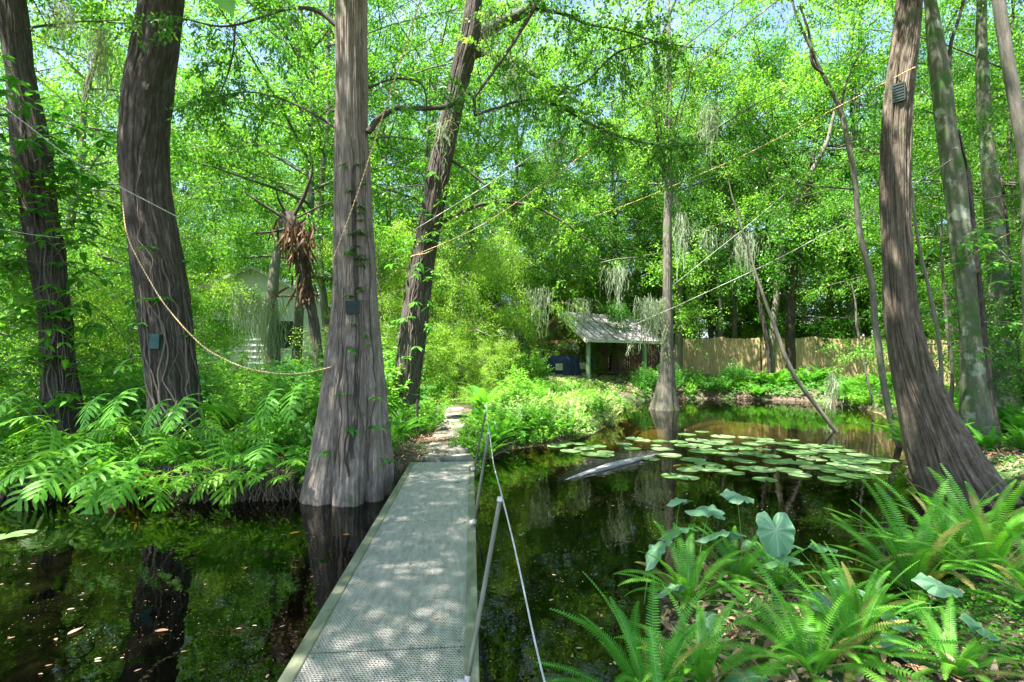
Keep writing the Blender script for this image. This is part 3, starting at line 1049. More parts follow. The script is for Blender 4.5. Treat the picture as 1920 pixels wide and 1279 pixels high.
t4 = thing("tree", "dark leaning trunk behind the fluted cypress, forking near its top", "tree")
rows = [(-20, 876, 908), (30, 868, 903), (70, 860, 902), (130, 846, 886), (200, 830, 868), (300, 806, 848), (400, 788, 832), (480, 771, 817), (560, 758, 808), (640, 748, 799), (720, 738, 788), (785, 727, 786), (800, 720, 792)]
pts, rad = px_trunk(rows, 12.5, ext=3)
T['4'] = big_trunk(t4, pts, rad, 'bark_dark', 24, amp=0.028, k_th=3.5, k_s=0.5, seg=180, step=0.05, knob=0.07)
ln = []
ln.append((*px_line([(876, 75, 24), (905, 62, 22), (950, 45, 20), (1000, 12, 18), (1040, -40, 14)], 12.5), 0.3))
ln.append((*px_line([(872, 118, 13), (905, 95, 12), (950, 110, 11), (1000, 138, 9), (1040, 165, 7), (1090, 195, 5), (1150, 250, 3), (1200, 280, 2)], 12.5), 1.2))
ln.append((*px_line([(822, 425, 8), (860, 400, 7), (905, 380, 7), (950, 378, 6), (1010, 390, 5), (1050, 412, 4), (1100, 450, 3)], 12.5), 1.0))
ln.append((*px_line([(845, 300, 6), (880, 320, 5), (910, 350, 4), (960, 380, 3)], 12.5), 0.8))
canopy(t4, 1, pts[-1] + [0.6, 2.5, 0.0], 0.75, 0.8)
crown_for(t4, None, None, 0, None, leaf=0.085, per=130, seed=44, mat='leaf_far', lines=ln, line_len=0.9, line_density=6)

t5 = thing("cypress_tree", "slim pale cypress with swollen foot standing in the far pond edge", "tree")
rows = [(60, 1250, 1258), (180, 1250, 1260), (330, 1246, 1261), (430, 1243, 1260), (570, 1242, 1261), (650, 1239, 1263), (710, 1233, 1266), (745, 1226, 1269), (765, 1218, 1274), (780, 1212, 1280)]
pts, rad = px_trunk(rows, 19.5, ext=2)
T['5'] = big_trunk(t5, pts, rad, 'bark_slim', 25, amp=0.02, k_th=3.5, k_s=0.3, seg=80, step=0.08, flutes=5, flute_amp=0.12, flute_h=1.2)
crown_for(t5, (6.0, 19.5, 12.5), (2.0, 2.0, 3.0), 9, (5.9, 19.5, 9.0), leaf=0.08, per=60, seed=45)

t6 = thing("cypress_tree", "brown curved cypress whose flared foot leans into the pond beside the ferns", "tree")
rows = [(0, 1680, 1731), (60, 1673, 1728), (120, 1664, 1720), (200, 1655, 1712), (300, 1650, 1708), (400, 1648, 1706), (500, 1651, 1714), (600, 1656, 1724), (700, 1669, 1752), (780, 1681, 1792), (850, 1690, 1836), (900, 1703, 1868), (945, 1718, 1908), (980, 1725, 1935)]
pts, rad = px_trunk(rows, 7.0, ext=5)
T['6'] = big_trunk(t6, pts, rad, 'bark_brown', 26, amp=0.042, k_th=5.0, k_s=0.5, seg=360, step=0.025, flutes=5, flute_amp=0.09, flute_h=1.3, knob=0.05)
canopy(t6, 2, pts[-1] + [-0.8, 0.3, -1.2], 1.15, 3.8)

t7 = thing("tree", "mossy grey trunk with a dark stripe of vine, just past the curved cypress", "tree")
rows = [(-20, 1728, 1752), (0, 1732, 1757), (60, 1735, 1768), (130, 1740, 1784), (250, 1754, 1796), (330, 1765, 1814), (420, 1775, 1822), (500, 1783, 1830), (600, 1796, 1840), (700, 1800, 1848), (790, 1798, 1862), (830, 1790, 1875)]
pts, rad = px_trunk(rows, 10.0, ext=4)
T['7'] = big_trunk(t7, pts, rad, 'bark_mossy', 27, amp=0.008, k_th=2.5, k_s=1.0, seg=90, step=0.06, knob=0.06)
ln = [(*px_line([(1778, 130, 9), (1785, 70, 8), (1800, 20, 7), (1812, -30, 6)], 10.0), 0.4)]
canopy(t7, 0, pts[-1] + [0, 0, -1.5], 1.0, 4.8)
crown_for(t7, None, None, 0, None, leaf=0.07, per=56, seed=47, lines=ln)

t8 = thing("tree", "broad mossy trunk standing beyond the vine-striped one, before the fence", "tree")
rows = [(0, 1830, 1852), (90, 1828, 1852), (200, 1828, 1860), (300, 1837, 1871), (420, 1844, 1886), (500, 1850, 1892), (600, 1855, 1901), (700, 1858, 1910), (770, 1854, 1920), (790, 1848, 1926)]
pts, rad = px_trunk(rows, 12.0, ext=4)
T['8'] = big_trunk(t8, pts, rad, 'bark_mossy', 28, amp=0.01, k_th=2.5, k_s=1.0, seg=80, step=0.07, knob=0.06)
canopy(t8, 1, pts[-1] + [0.5, 0, -1.5], 1.0, 5.8)

t9 = thing("tree", "smooth grey-brown trunk crossing the upper corner very close by", "tree")
rows = [(-40, 1853, 1881), (0, 1858, 1886), (100, 1872, 1901), (200, 1891, 1920), (300, 1910, 1940), (430, 1914, 1946), (600, 1915, 1950), (800, 1925, 1965), (1000, 1940, 1985), (1250, 1950, 2000)]
pts, rad = px_trunk(rows, 4.2, ext=4)
T['9'] = big_trunk(t9, pts, rad, 'bark_slim', 29, amp=0.002, k_th=2, k_s=1.0, seg=48, step=0.06, knob=0.03)
canopy(t9, 0, pts[-1] + [-0.5, 1.0, 0.0], 1.1, 2.8)


tb = thing("tree", "unseen tree added behind the viewpoint so that its crown shades the gangway", "tree", (-3.4, -2.2, -0.3))  # out-of-view tree, added with its crowns to cast shade on the deck
mb = MB()
X, r, s = resample([[0, 0, 0], [0.2, 0.3, 4], [0.5, 1.0, 8], [0.7, 1.5, 10]], [0.35, 0.24, 0.2, 0.15], 0.2)
tube(mb, X, r, 24, rfun=bark_rfun(33, 0.02, 4, 0.9))
mb.build("trunk", M['bark_dark'], tb)
canopy(tb, 0, (1.2, 2.5, 9.3), 1.2, 1.0)
canopy(tb, 1, (-2.6, 5.2, 10.3), 1.2, 4.0)
canopy(tb, 0, (-0.6, 4.4, 8.4), 0.72, 2.0)


def slim_tree(label, rows, Z, Z2=None, mat='bark_slim', lines=(), name="sapling", crown=None, seed=50, seg=14, step=0.08):
    t_ = thing(name, label, "tree")
    pts, rad = px_line(rows, Z, Z2)
    X, r, s = resample(pts, rad, step)
    X = X + np.stack([vnoise(np.stack([s * 1.3, s * 0 + j, s * 0], -1), seed + j) for j in range(3)], 1) * 0.03
    X[:, 2][0] = min(X[0, 2], gz(X[0, 0], X[0, 1]) - 0.1) if Z2 is None else X[0, 2]
    mb = MB()
    tube(mb, X, r, seg)
    mb.build("trunk", M[mat], t_)
    crown_for(t_, *(crown if crown else ((0, 0, 0), (1, 1, 1), 0, None)), leaf=0.075, per=52, seed=seed, lines=lines, line_len=0.7)
    return t_


slim_tree("slim grey curving sapling that forks high, on the bank beside the curved cypress",
          [(1690, 850, 13), (1668, 770, 14), (1652, 690, 14), (1641, 600, 14), (1638, 550, 14), (1620, 470, 13), (1607, 410, 12), (1605, 345, 12), (1592, 265, 11), (1577, 205, 11), (1560, 165, 9), (1545, 140, 8), (1515, 80, 6), (1490, 20, 5), (1480, -30, 4)], 11.0,
          lines=[(*px_line([(1577, 205, 6), (1585, 160, 5), (1600, 120, 4), (1625, 85, 3)], 11.0), 1.0), (*px_line([(1545, 140, 4), (1520, 125, 7), (1518, 60, 5), (1500, 10, 4)], 11.0), 0.8),
                 (*px_line([(1605, 355, 5), (1560, 352, 4), (1500, 345, 3), (1450, 330, 2)], 11.0), 1.0)], seed=51)
slim_tree("pale trunk rising behind the board fence and bending over towards the fork",
          [(1446, 705, 12), (1450, 620, 13), (1456, 540, 13), (1464, 480, 13), (1472, 420, 13), (1495, 365, 12), (1525, 318, 11), (1548, 275, 9), (1560, 235, 7), (1568, 190, 5)], 26.2,
          lines=[(*px_line([(1500, 355, 6), (1470, 300, 5), (1440, 250, 4), (1400, 200, 3)], 26.2), 1.0)], seed=54)
slim_tree("dark upright trunk touching the top of the board fence",
          [(1484, 690, 20), (1480, 600, 20), (1484, 540, 18), (1498, 470, 16), (1508, 400, 12), (1520, 330, 9), (1535, 230, 6)], 27.5, mat='bark_dark', seed=57)
slim_tree("thin dark trunk in front of the fence beside the pale bending one",
          [(1446, 712, 9), (1440, 655, 10), (1428, 580, 9), (1415, 520, 7), (1390, 470, 5), (1375, 430, 4)], 25.6, mat='bark_dark', seed=60)
slim_tree("bare leaning pole of a dead tree slanting out of the pond",
          [(1572, 812, 9), (1555, 790, 9), (1520, 745, 9), (1480, 690, 9), (1455, 625, 8), (1432, 560, 6), (1408, 485, 5), (1386, 405, 3.5), (1363, 335, 2)], 13.4, 13.9, name="leaning_pole", seed=63)
slim_tree("thin pale sapling between the curved cypress and the mossy trunk",
          [(1768, 750, 8), (1765, 690, 9), (1758, 610, 9), (1740, 540, 8), (1724, 470, 7), (1712, 400, 6), (1705, 320, 4), (1700, 240, 3)], 9.5, seed=66)
slim_tree("second thin sapling close against the mossy trunk",
          [(1786, 760, 9), (1782, 690, 8), (1775, 610, 7), (1768, 540, 6), (1760, 470, 5), (1762, 400, 4)], 10.6, seed=69)
slim_tree("thin bare twig-like sapling before the fence, beside the forked one",
          [(1640, 760, 5), (1628, 720, 5), (1612, 650, 5), (1605, 580, 4), (1596, 530, 3)], 18.8, seed=72)
slim_tree("short reddish-brown trunk seen over the board fence", [(1555, 650, 14), (1556, 600, 14), (1557, 545, 13), (1560, 500, 9)], 31.0, mat='bark_brown', seed=75)
slim_tree("moss-hung grey trunk before the white house", [(512, 705, 30), (511, 640, 28), (508, 590, 26), (512, 540, 22), (520, 470, 16), (528, 400, 10)], 18.0, seed=81)
slim_tree("thin dark trunk in the wood behind the pavilion", [(1335, 650, 10), (1333, 560, 10), (1330, 470, 9), (1335, 380, 7), (1340, 250, 5)], 31.5, mat='bark_dark', seed=84)
slim_tree("second thin grey trunk in the wood behind the pavilion", [(1378, 650, 12), (1376, 560, 11), (1370, 450, 10), (1374, 350, 8), (1380, 200, 5)], 31.0, seed=87)

# ---------------------------------------------------------------- gangway over the water
M['alu'] = simple_mat("dull_aluminium", (0.40, 0.37, 0.345), (0.60, 0.565, 0.53), 9, 0.45, 0.6, bump=0.1, stretch=(3, 0.6, 1))
M['alu_side'] = simple_mat("algae_stained_aluminium", (0.13, 0.145, 0.08), (0.28, 0.29, 0.22), 5, 0.6, 0.25, bump=0.1, stretch=(2, 0.7, 1), lo=0.3, hi=0.7)
M['pipe'] = simple_mat("weathered_pipe", (0.08, 0.09, 0.055), (0.19, 0.20, 0.15), 14, 0.5, 0.4, stretch=(1, 1, 0.3))
DECK_Z = 0.30
A0 = np.array([-0.585, 7.86])            # far right corner of the deck
ang = math.atan2(0.428, 5.35)            # the deck drifts from the far end towards +X at the near end
dw = thing("footbridge", "grey perforated metal gangway with algae-green side rails over the pond", "footbridge", (A0[0], A0[1], DECK_Z), ang)
# local frame: x to the west (deck spans x -0.95 .. 0), y towards the camera is negative
Wd, Ld, RAIL = 0.97, 7.6, 0.075
px_, py_ = 0.0182, 0.0158
nxh = int((Wd - 2 * RAIL + 0.01) / px_)
nyh = int(Ld / py_)


def panel(y0, y1, name="deck_panel"):
    """perforated sheet: a ring of quads round each staggered hole, with a rolled-down lip"""
    mb = MB()
    ny_ = int(round((y1 - y0) / py_))
    dy = (y1 - y0) / ny_
    x0 = -Wd + RAIL - 0.004
    dx = (Wd - 2 * RAIL + 0.008) / nxh
    I, J = np.meshgrid(np.arange(nxh), np.arange(ny_))
    I, J = I.ravel(), J.ravel()
    cx = x0 + (I + 0.5) * dx
    cyy = y0 + (J + 0.5) * dy
    off = np.where(J % 2 == 0, 0.22, -0.22) * dx
    hr = 0.0056
    a = np.arange(8) * np.pi / 4 + np.pi / 8
    sq = np.array([[.5, .25], [.25, .5], [-.25, .5], [-.5, .25], [-.5, -.25], [-.25, -.5], [.25, -.5], [.5, -.25]])
    sqx = np.array([.5, .5, -.5, -.5, -.5, -.5, .5, .5]) * 1.0
    outx = np.array([0.5, 0.0, -0.0, -0.5, -0.5, -0.0, 0.0, 0.5])
    # outer ring on the cell's edge: corners and edge middles, rotated to match the octagon
    ox = np.array([.5, 0.2, -.2, -.5, -.5, -.2, .2, .5])
    oy = np.array([.5, .5, .5, .5, -.5, -.5, -.5, -.5])
    out_ = np.stack([cx[:, None] + ox * dx, cyy[:, None] + oy * dy, np.zeros((len(cx), 8))], -1)
    inn = np.stack([cx[:, None] + off[:, None] + np.cos(a) * hr, cyy[:, None] + np.sin(a) * hr, np.full((len(cx), 8), 0.0012)], -1)
    low = inn.copy()
    low[..., 2] = -0.003
    V = np.concatenate([out_, inn, low], 1)
    k = np.arange(8)
    f = np.concatenate([np.stack([k, (k + 1) % 8, 8 + (k + 1) % 8, 8 + k], 1), np.stack([8 + k, 8 + (k + 1) % 8, 16 + (k + 1) % 8, 16 + k], 1)])
    Fa = (f[None] + (np.arange(len(cx)) * 24)[:, None, None]).reshape(-1, 4)
    mb.add(V.reshape(-1, 3), Fa)
    return mb.build(name, M['alu'], dw, smooth=False)


panel(-0.55, -0.035)
panel(-2.85, -0.556)
panel(-5.05, -2.856)
panel(-Ld, -5.056)


def bevel_box(mb, x0, x1, y0, y1, z0, z1, b=0.004, mat=0):
    """box with chamfered long edges along y"""
    prof = [(x0 + b, z0), (x1 - b, z0), (x1, z0 + b), (x1, z1 - b), (x1 - b, z1), (x0 + b, z1), (x0, z1 - b), (x0, z0 + b)]
    V = [(x, y, z) for y in (y0, y1) for x, z in prof]
    F = [[i, (i + 1) % 8, 8 + (i + 1) % 8, 8 + i] for i in range(8)]
    mb.add(V, F, mat)
    mb.add(V, [[7, 6, 5, 0], [5, 4, 1, 0], [4, 3, 2, 1], [8, 13, 14, 15], [8, 9, 12, 13], [9, 10, 11, 12]], mat)


for x0, x1, ys in ((-RAIL, 0.0, [(-Ld, -3.12), (-3.115, 0)]), (-Wd, -Wd + RAIL, [(-Ld, -4.6), (-4.595, 0)])):
    mb = MB()
    for y0, y1 in ys:
        bevel_box(mb, x0, x1, y0, y1, -0.16, 0.012, 0.005)
    mb.build("side_rail", M['alu_side'], dw, smooth=False)
mb = MB()
bevel_box(mb, -Wd + RAIL, -RAIL, -0.03, 0.0, -0.10, 0.006)
mb.build("end_plate", M['alu'], dw, smooth=False)
for y in np.arange(-0.6, -Ld, -0.6):
    mb = MB()
    box(mb, -Wd + RAIL, -RAIL, y - 0.02, y + 0.02, -0.09, -0.008)
    mb.build("cross_beam", M['alu_side'], dw, smooth=False)

# bolts that hold the panels, and what has dropped on the deck
mb = MB()
for y in (-0.07, -0.52, -0.60, -2.80, -2.90, -5.00, -5.10, -7.5):
    for x in (-Wd + RAIL + 0.03, -Wd / 2, -RAIL - 0.03):
        tube(mb, [[x, y, 0.001], [x, y, 0.006]], 0.008, 8)
mb.build("bolt", M['alu_side'], dw)


def on_deck(lx, ly):
    return (Matrix.Translation((A0[0], A0[1], DECK_Z + 0.006)) @ Matrix.Rotation(ang, 4, 'Z')) @ Vector((lx, ly, 0))


mb = MB()
tube(mb, [[-0.05, 0, 0.004], [-0.02, 0.006, 0.006], [0.02, 0.002, 0.008], [0.05, 0.025, 0.02]], [0.003, 0.005, 0.004, 0.002], 6)
o = mb.build("fallen_twig", M['bark_dark'])
o.location = on_deck(-0.20, -1.35)
tag(o, "small dark curled twig lying on the far part of the gangway deck", "twig")

# the posts and the cord they carry, in world space
posts = [("far", P(887, 885, 7.1), P(911, 774, 7.15), 0.014), ("middle", P(888, 988, 4.76), P(916, 813, 4.80), 0.014), ("near", P(872, 1300, 2.30), P(937, 939, 2.55), 0.0115)]
labs = ["far pipe post clamped to the gangway's end", "middle pipe post leaning out from the gangway beside the rail joint", "near pipe post with capped top, leaning out from the gangway"]
for (nm, a, b, r), lab in zip(posts, labs):
    t_ = thing("handrail_post", lab, "post", group="leaning handrail posts of the gangway")
    a = a.copy()
    mb = MB()
    q = np.linspace(0, 1, 8)[:, None]
    tube(mb, a * (1 - q) + b * q, r, 16)
    mb.build("pipe", M['pipe'], t_)
    mb = MB()
    d = norm(b - a)
    tube(mb, [b - d * 0.004, b + d * 0.012, b + d * 0.02], [r * 1.35, r * 1.35, r * 0.9], 16)
    mb.build("cap", M['alu'], t_)
    mb = MB()
    f = 0.06
    c0 = a * (1 - f) + b * f
    tube(mb, [c0 - d * 0.02, c0 + d * 0.02], [r * 1.5, r * 1.5], 14)
    box(mb, c0[0] - 0.045, c0[0] - 0.005, c0[1] - 0.02, c0[1] + 0.02, c0[2] - 0.05, c0[2] + 0.01)
    mb.build("clamp", M['alu'], t_)

# ---------------------------------------------------------------- ropes
def rope_mat(name, c1, c2, freq):
    m, t, out = new_mat(name)
    at = t.nodes.new("ShaderNodeAttribute")
    at.attribute_name = "bco"
    sx = t.nodes.new("ShaderNodeSeparateXYZ")
    t.links.new(at.outputs['Vector'], sx.inputs[0])
    an = t.nodes.new("ShaderNodeMath")
    an.operation = 'ARCTAN2'
    t.links.new(sx.outputs[0], an.inputs[0])
    t.links.new(sx.outputs[1], an.inputs[1])
    ma = t.nodes.new("ShaderNodeMath")
    ma.operation = 'MULTIPLY_ADD'
    ma.inputs[1].default_value = freq
    t.links.new(sx.outputs[2], ma.inputs[0])
    t.links.new(an.outputs[0], ma.inputs[2])
    si = t.nodes.new("ShaderNodeMath")
    si.operation = 'SINE'
    t.links.new(ma.outputs[0], si.inputs[0])
    mr = t.nodes.new("ShaderNodeMapRange")
    mr.inputs[1].default_value = -0.4
    mr.inputs[2].default_value = 0.4
    t.links.new(si.outputs[0], mr.inputs[0])
    r = ramp(t, [c1, c2])
    t.links.new(mr.outputs[0], r.inputs[0])
    p = t.nodes.new("ShaderNodeBsdfPrincipled")
    p.inputs['Roughness'].default_value = 0.7
    t.links.new(r.outputs[0], p.inputs['Base Color'])
    b = t.nodes.new("ShaderNodeBump")
    b.inputs['Distance'].default_value = 0.003
    t.links.new(mr.outputs[0], b.inputs['Height'])
    t.links.new(b.outputs[0], p.inputs['Normal'])
    t.links.new(p.outputs[0], out.inputs[0])
    return m


M['rope_white'] = rope_mat("white_rope", (0.45, 0.44, 0.40), (0.78, 0.77, 0.72), 160)
M['rope_tan'] = rope_mat("yellow_twisted_rope", (0.62, 0.30, 0.08), (0.80, 0.70, 0.42), 110)
M['wire'] = simple_mat("grey_cord", (0.40, 0.39, 0.36), (0.62, 0.61, 0.57), 30, 0.6)


def rope(name, label, cat, pts, r, mat, sag=0.0):
    pts = np.array(pts)
    X, rr, s = resample(pts, np.full(len(pts), r), 0.10)
    q = s / s[-1]
    X[:, 2] -= sag * 4 * q * (1 - q)
    mb = MB()
    tube(mb, X, r * 0.72, 8)
    return tag(mb.build(name, M[mat]), label, cat)


p0, p1, p2 = posts[0][2], posts[1][2], posts[2][2]
rope("cord", "grey cord strung over the tops of the gangway's handrail posts", "cord",
     [p0 + [0, 0, .01], p1 + [.006, 0, .01], p1 + [.010, 0, 0], P(925, 870, 3.7), p2 + [.014, 0.01, .012], P(950, 968, 2.40), P(975, 1062, 2.15), P(988, 1140, 2.0), P(1000, 1200, 1.9), P(1026, 1300, 1.72), P(1060, 1420, 1.5)], 0.0052, 'wire')
rope("rope", "white rope slanting down to the thick dark vine-laced trunk", "rope", [P(-60, 155, 6.3), P(0, 194, 6.5), P(150, 312, 7.2), P(335, 408, 8.15)], 0.010, 'rope_white')
rope("rope", "short white cord crossing to the vine-wrapped trunk", "rope", [P(-80, 424, 7.6), P(0, 430, 8.0), P(60, 440, 8.3), P(112, 446, 8.55)], 0.008, 'rope_white')
rope("rope", "yellow twisted rope swagging from the dark trunk to the fluted cypress", "rope",
     [P(230, 380, 8.2), P(236, 440, 8.1), P(260, 490, 8.0), P(300, 560, 7.8), P(340, 610, 7.5), P(385, 655, 7.3), P(450, 688, 7.0), P(500, 699, 6.8), P(545, 703, 6.75), P(585, 698, 6.7), P(622, 688, 6.68)], 0.0125, 'rope_tan')
rope("rope", "yellow twisted rope running up across the fluted cypress into the canopy", "rope", [P(622, 492, 6.5), P(650, 420, 6.35), P(680, 335, 6.2), P(700, 272, 6.1), P(730, 180, 5.9), P(760, 85, 5.7), P(785, 10, 5.5), P(815, -90, 5.2)], 0.010, 'rope_tan')
rope("rope", "pale rope rising from the leaning trunk, uppermost of the long diagonal pair", "rope", [P(775, 432, 12.2), P(960, 315, 10.2), P(1200, 150, 8.4), P(1385, 4, 7.2), P(1560, -130, 6.0)], 0.013, 'rope_white', 0.04)
rope("rope", "yellowish rope rising from the leaning trunk, lower of the long diagonal pair", "rope", [P(770, 482, 12.2), P(900, 425, 11.0), P(1090, 290, 9.4), P(1280, 140, 8.0), P(1455, 0, 7.0), P(1600, -110, 6.0)], 0.013, 'rope_tan', 0.04)
rope("rope", "slack rope end tied at the leaning trunk, yellow with a frayed tail", "rope", [P(772, 480, 12.15), P(800, 475, 12.1), P(812, 468, 12.1)], 0.018, 'rope_tan')
rope("rope", "rope stretched from the wood to the upper part of the curved cypress", "rope", [P(1040, 432, 14.0), P(1200, 375, 12.2), P(1400, 290, 10.0), P(1580, 196, 8.0), P(1665, 152, 7.0), P(1716, 126, 6.6)], 0.011, 'rope_tan')
rope("rope", "long white rope from the slim pond cypress past the curved cypress", "rope", [P(1180, 612, 19.2), P(1245, 585, 18.9), P(1440, 495, 14.5), P(1640, 390, 11.4), P(1735, 335, 10.3), P(1785, 298, 9.8)], 0.013, 'rope_white')
rope("rope", "rope passing in front of the mossy trunk towards the close smooth trunk", "rope", [P(1815, 482, 9.7), P(1860, 455, 9.2), P(1925, 420, 8.6), P(2000, 385, 8.0)], 0.012, 'rope_tan')
rope("rope", "thin white line in the wood above the pond", "rope", [P(1262, 535, 18.0), P(1330, 480, 17.0), P(1400, 425, 16.0), P(1470, 365, 15.0)], 0.010, 'rope_white')

# ---------------------------------------------------------------- vines on the trunks
def climbing_vine(label, tk, th0, z0, z1, n, r, seed, spread=1.2, mat='vine_stem', zig=0.12):
    rs = np.random.default_rng(seed)
    mb = MB()
    for k in range(n):
        a = th0 + (rs.random() - 0.5) * 2 * spread
        za, zb = z0 + rs.random() * 0.3, z0 + (z1 - z0) * (0.35 + 0.65 * rs.random())
        m_ = int((zb - za) / 0.06) + 2
        zz = np.linspace(za, zb, m_)
        q = np.stack([zz * 1.3, zz * 0 + k * 3.1, zz * 0], 1)
        aa = a + zig * 3 * fbm(q, seed, 3) + (rs.random() - 0.5) * 0.5 * (zz - za) / max(zb - za, 1)
        pts = np.array([tk.surf(z, t_, 1.0)[0] + tk.surf(z, t_, 1.0)[1] * (0.012 + 0.02 * abs(vnoise(np.array([z * 1.1, k, 0.])))) for z, t_ in zip(zz, aa)])
        tube(mb, pts, r * (0.35 + 1.3 * rs.random() ** 1.6) * np.linspace(1.1, 0.6, len(pts)), 6)
    return tag(mb.build("climbing_vine", M[mat]), label, "vine")


climbing_vine("bare grey vine stems crawling up the thick dark trunk", T['2'], -1.3, 0.2, 5.4, 13, 0.013, 5, 1.3)
climbing_vine("thin pale vine stems on the vine-wrapped trunk", T['1'], -1.2, 0.3, 6.4, 11, 0.011, 6, 1.4)
climbing_vine("dark vine stems climbing the fluted cypress", T['3'], -1.3, 0.3, 5.2, 7, 0.011, 7, 0.8, 'bark_dark', 0.05)
climbing_vine("vine stems climbing the dark leaning trunk", T['4'], -1.4, 0.8, 7.5, 9, 0.013, 8, 1.0)
climbing_vine("thick dark vine running up the mossy trunk's flank", T['7'], -0.35, 0.4, 6.5, 9, 0.045, 9, 0.22, 'bark_dark', 0.03)
climbing_vine("dark vine on the flank of the broad mossy trunk", T['8'], -0.2, 0.4, 7.0, 5, 0.04, 10, 0.2, 'bark_dark', 0.03)


def vine_foliage(label, tk, z0, z1, n_ros, leaf, seed, th0=-1.57, spread=1.9, reach=0.35, mat='leaf_vine', name="climbing_foliage"):
    """rosettes of pointed leaves on short arching stems off a trunk"""
    rs = np.random.default_rng(seed)
    w, l = MB(), MB()
    for k in range(n_ros):
        z = z0 + (z1 - z0) * rs.random()
        a = th0 + (rs.random() - 0.5) * 2 * spread
        p_, d = tk.surf(z, a)
        L = reach * (0.3 + rs.random())
        q = np.linspace(0, 1, 5)[:, None]
        d2 = norm(d + rs.normal(size=3) * 0.5 + [0, 0, 0.35])
        ln = p_ + d2 * L * q - np.array([0, 0, 1.]) * 0.35 * L * q ** 2
        tube(w, ln, np.linspace(0.006, 0.003, 5), 5, cap=False)
        m_ = rs.integers(5, 9)
        th = rs.random() * 6 + np.arange(m_) * 6.283 / m_
        dd = np.stack([np.cos(th), np.sin(th), np.full(m_, -0.25)], 1) + d2 * 0.5
        blades(l, ln[rs.integers(2, 5, m_)] * 1.0, dd, [0, 0, 1], leaf * (0.6 + 0.7 * rs.random(m_)), leaf * 0.42, n=4, droop=0.35, fold=0.12, rnd=rs.random(m_))
    t_ = thing(name, label, "vine")
    w.build("stem", M['vine_stem'], t_)
    l.build("foliage", M[mat], t_)
    return t_


vine_foliage("green pointed vine leaves covering the vine-wrapped trunk", T['1'], 0.5, 5.4, 170, 0.23, 11, reach=0.85, mat='leaf_shrub')
vine_foliage("large-leaved climber fanning out high on the vine-wrapped trunk", T['1'], 3.4, 6.4, 100, 0.27, 18, reach=1.5, spread=2.6, mat='leaf_vine')
vine_foliage("sparse green leaves along the thick dark trunk", T['2'], 0.9, 3.6, 16, 0.18, 12, spread=1.7, reach=0.25)
vine_foliage("small ivy strip on the fluted cypress's sunny flank", T['3'], 2.0, 4.6, 30, 0.09, 13, th0=-1.2, spread=0.35, reach=0.08)
vine_foliage("small leafy sprouts near the base of the fluted cypress", T['3'], 0.5, 1.6, 7, 0.13, 14, th0=-1.0, spread=1.2, reach=0.15)
vine_foliage("vine leaves around the dark leaning trunk", T['4'], 1.5, 6.8, 36, 0.20, 15, reach=0.5)
vine_foliage("layered green leaves hanging around the two mossy trunks", T['7'], 2.0, 4.6, 40, 0.20, 16, reach=1.1, spread=2.6)
vine_foliage("green leaf sprays on the broad mossy trunk", T['8'], 1.5, 6.5, 50, 0.20, 17, reach=1.0, spread=2.6)

# ---------------------------------------------------------------- plants: prototypes
def gen_fern(seed, nf, L, pairs, lw, ll, e0=(60, 85), arch=1.0, mat='fern', az=None, n=2):
    rs = np.random.default_rng(seed)
    st, lf = MB(), MB()
    for k in range(nf):
        a = (k * 2.399 + rs.random() * 0.6) if az is None else R(az[0] + (az[1] - az[0]) * rs.random())
        el = R(e0[0] + (e0[1] - e0[0]) * rs.random())
        Lk = L * (0.7 + 0.4 * rs.random())
        m_ = 26
        s = np.linspace(0, 1, m_)
        elv = el - arch * (0.5 + 0.6 * rs.random()) * s ** 1.4
        h = np.array([math.cos(a), math.sin(a), 0])
        d = h[None] * np.cos(elv)[:, None] + np.array([0, 0, 1.])[None] * np.sin(elv)[:, None]
        pts = np.concatenate([[[0, 0, 0]], np.cumsum(d[:-1] * Lk / (m_ - 1), 0)]) + np.array([math.cos(a), math.sin(a), 0]) * 0.03
        pts = pts + np.cross(h, [0, 0, 1])[None] * (0.10 * Lk * rs.normal() * s ** 2)[:, None]
        tube(st, pts, np.linspace(0.0035, 0.0012, m_) * (L / 0.7) ** 0.5, 4, cap=False)
        t = np.linspace(0.10, 0.995, pairs)
        base = np.stack([np.interp(t, s, pts[:, j]) for j in range(3)], 1)
        dd = np.stack([np.interp(t, s, d[:, j]) for j in range(3)], 1)
        nrm_ = norm(np.cross(np.cross(h, [0, 0, 1]), dd))
        nrm_ = np.where(nrm_[:, 2:3] < -0.2, -nrm_, nrm_)
        side = norm(np.cross(dd, nrm_))
        roll = rs.normal() * 0.35
        mt_ = 1 if (mat == 'fern' and rs.random() < 0.13) else 0
        prof = ll * np.clip(np.sin(np.pi * (0.12 + 0.86 * t)) ** 0.55, 0.05, 1) * (0.9 + 0.2 * rs.random(pairs))
        for sg in (-1, 1):
            ld = side * sg + dd * 0.28 + nrm_ * (sg * roll * 0.4 + 0.10)
            blades(lf, base, ld, nrm_ + side * sg * 0.1, prof, lw, n=n, prof=[0.9, 0.85, 0.0] if n == 2 else [0.9, 1, 0.7, 0.0], droop=0.12, fold=0.08, mat=mt_, rnd=np.clip(rs.random() * 0.7 + rs.random(pairs) * 0.3, 0, 1))
    return st.mesh("stalk", M['stalk']), lf.mesh("fronds", [M[mat], M['fern_old']])


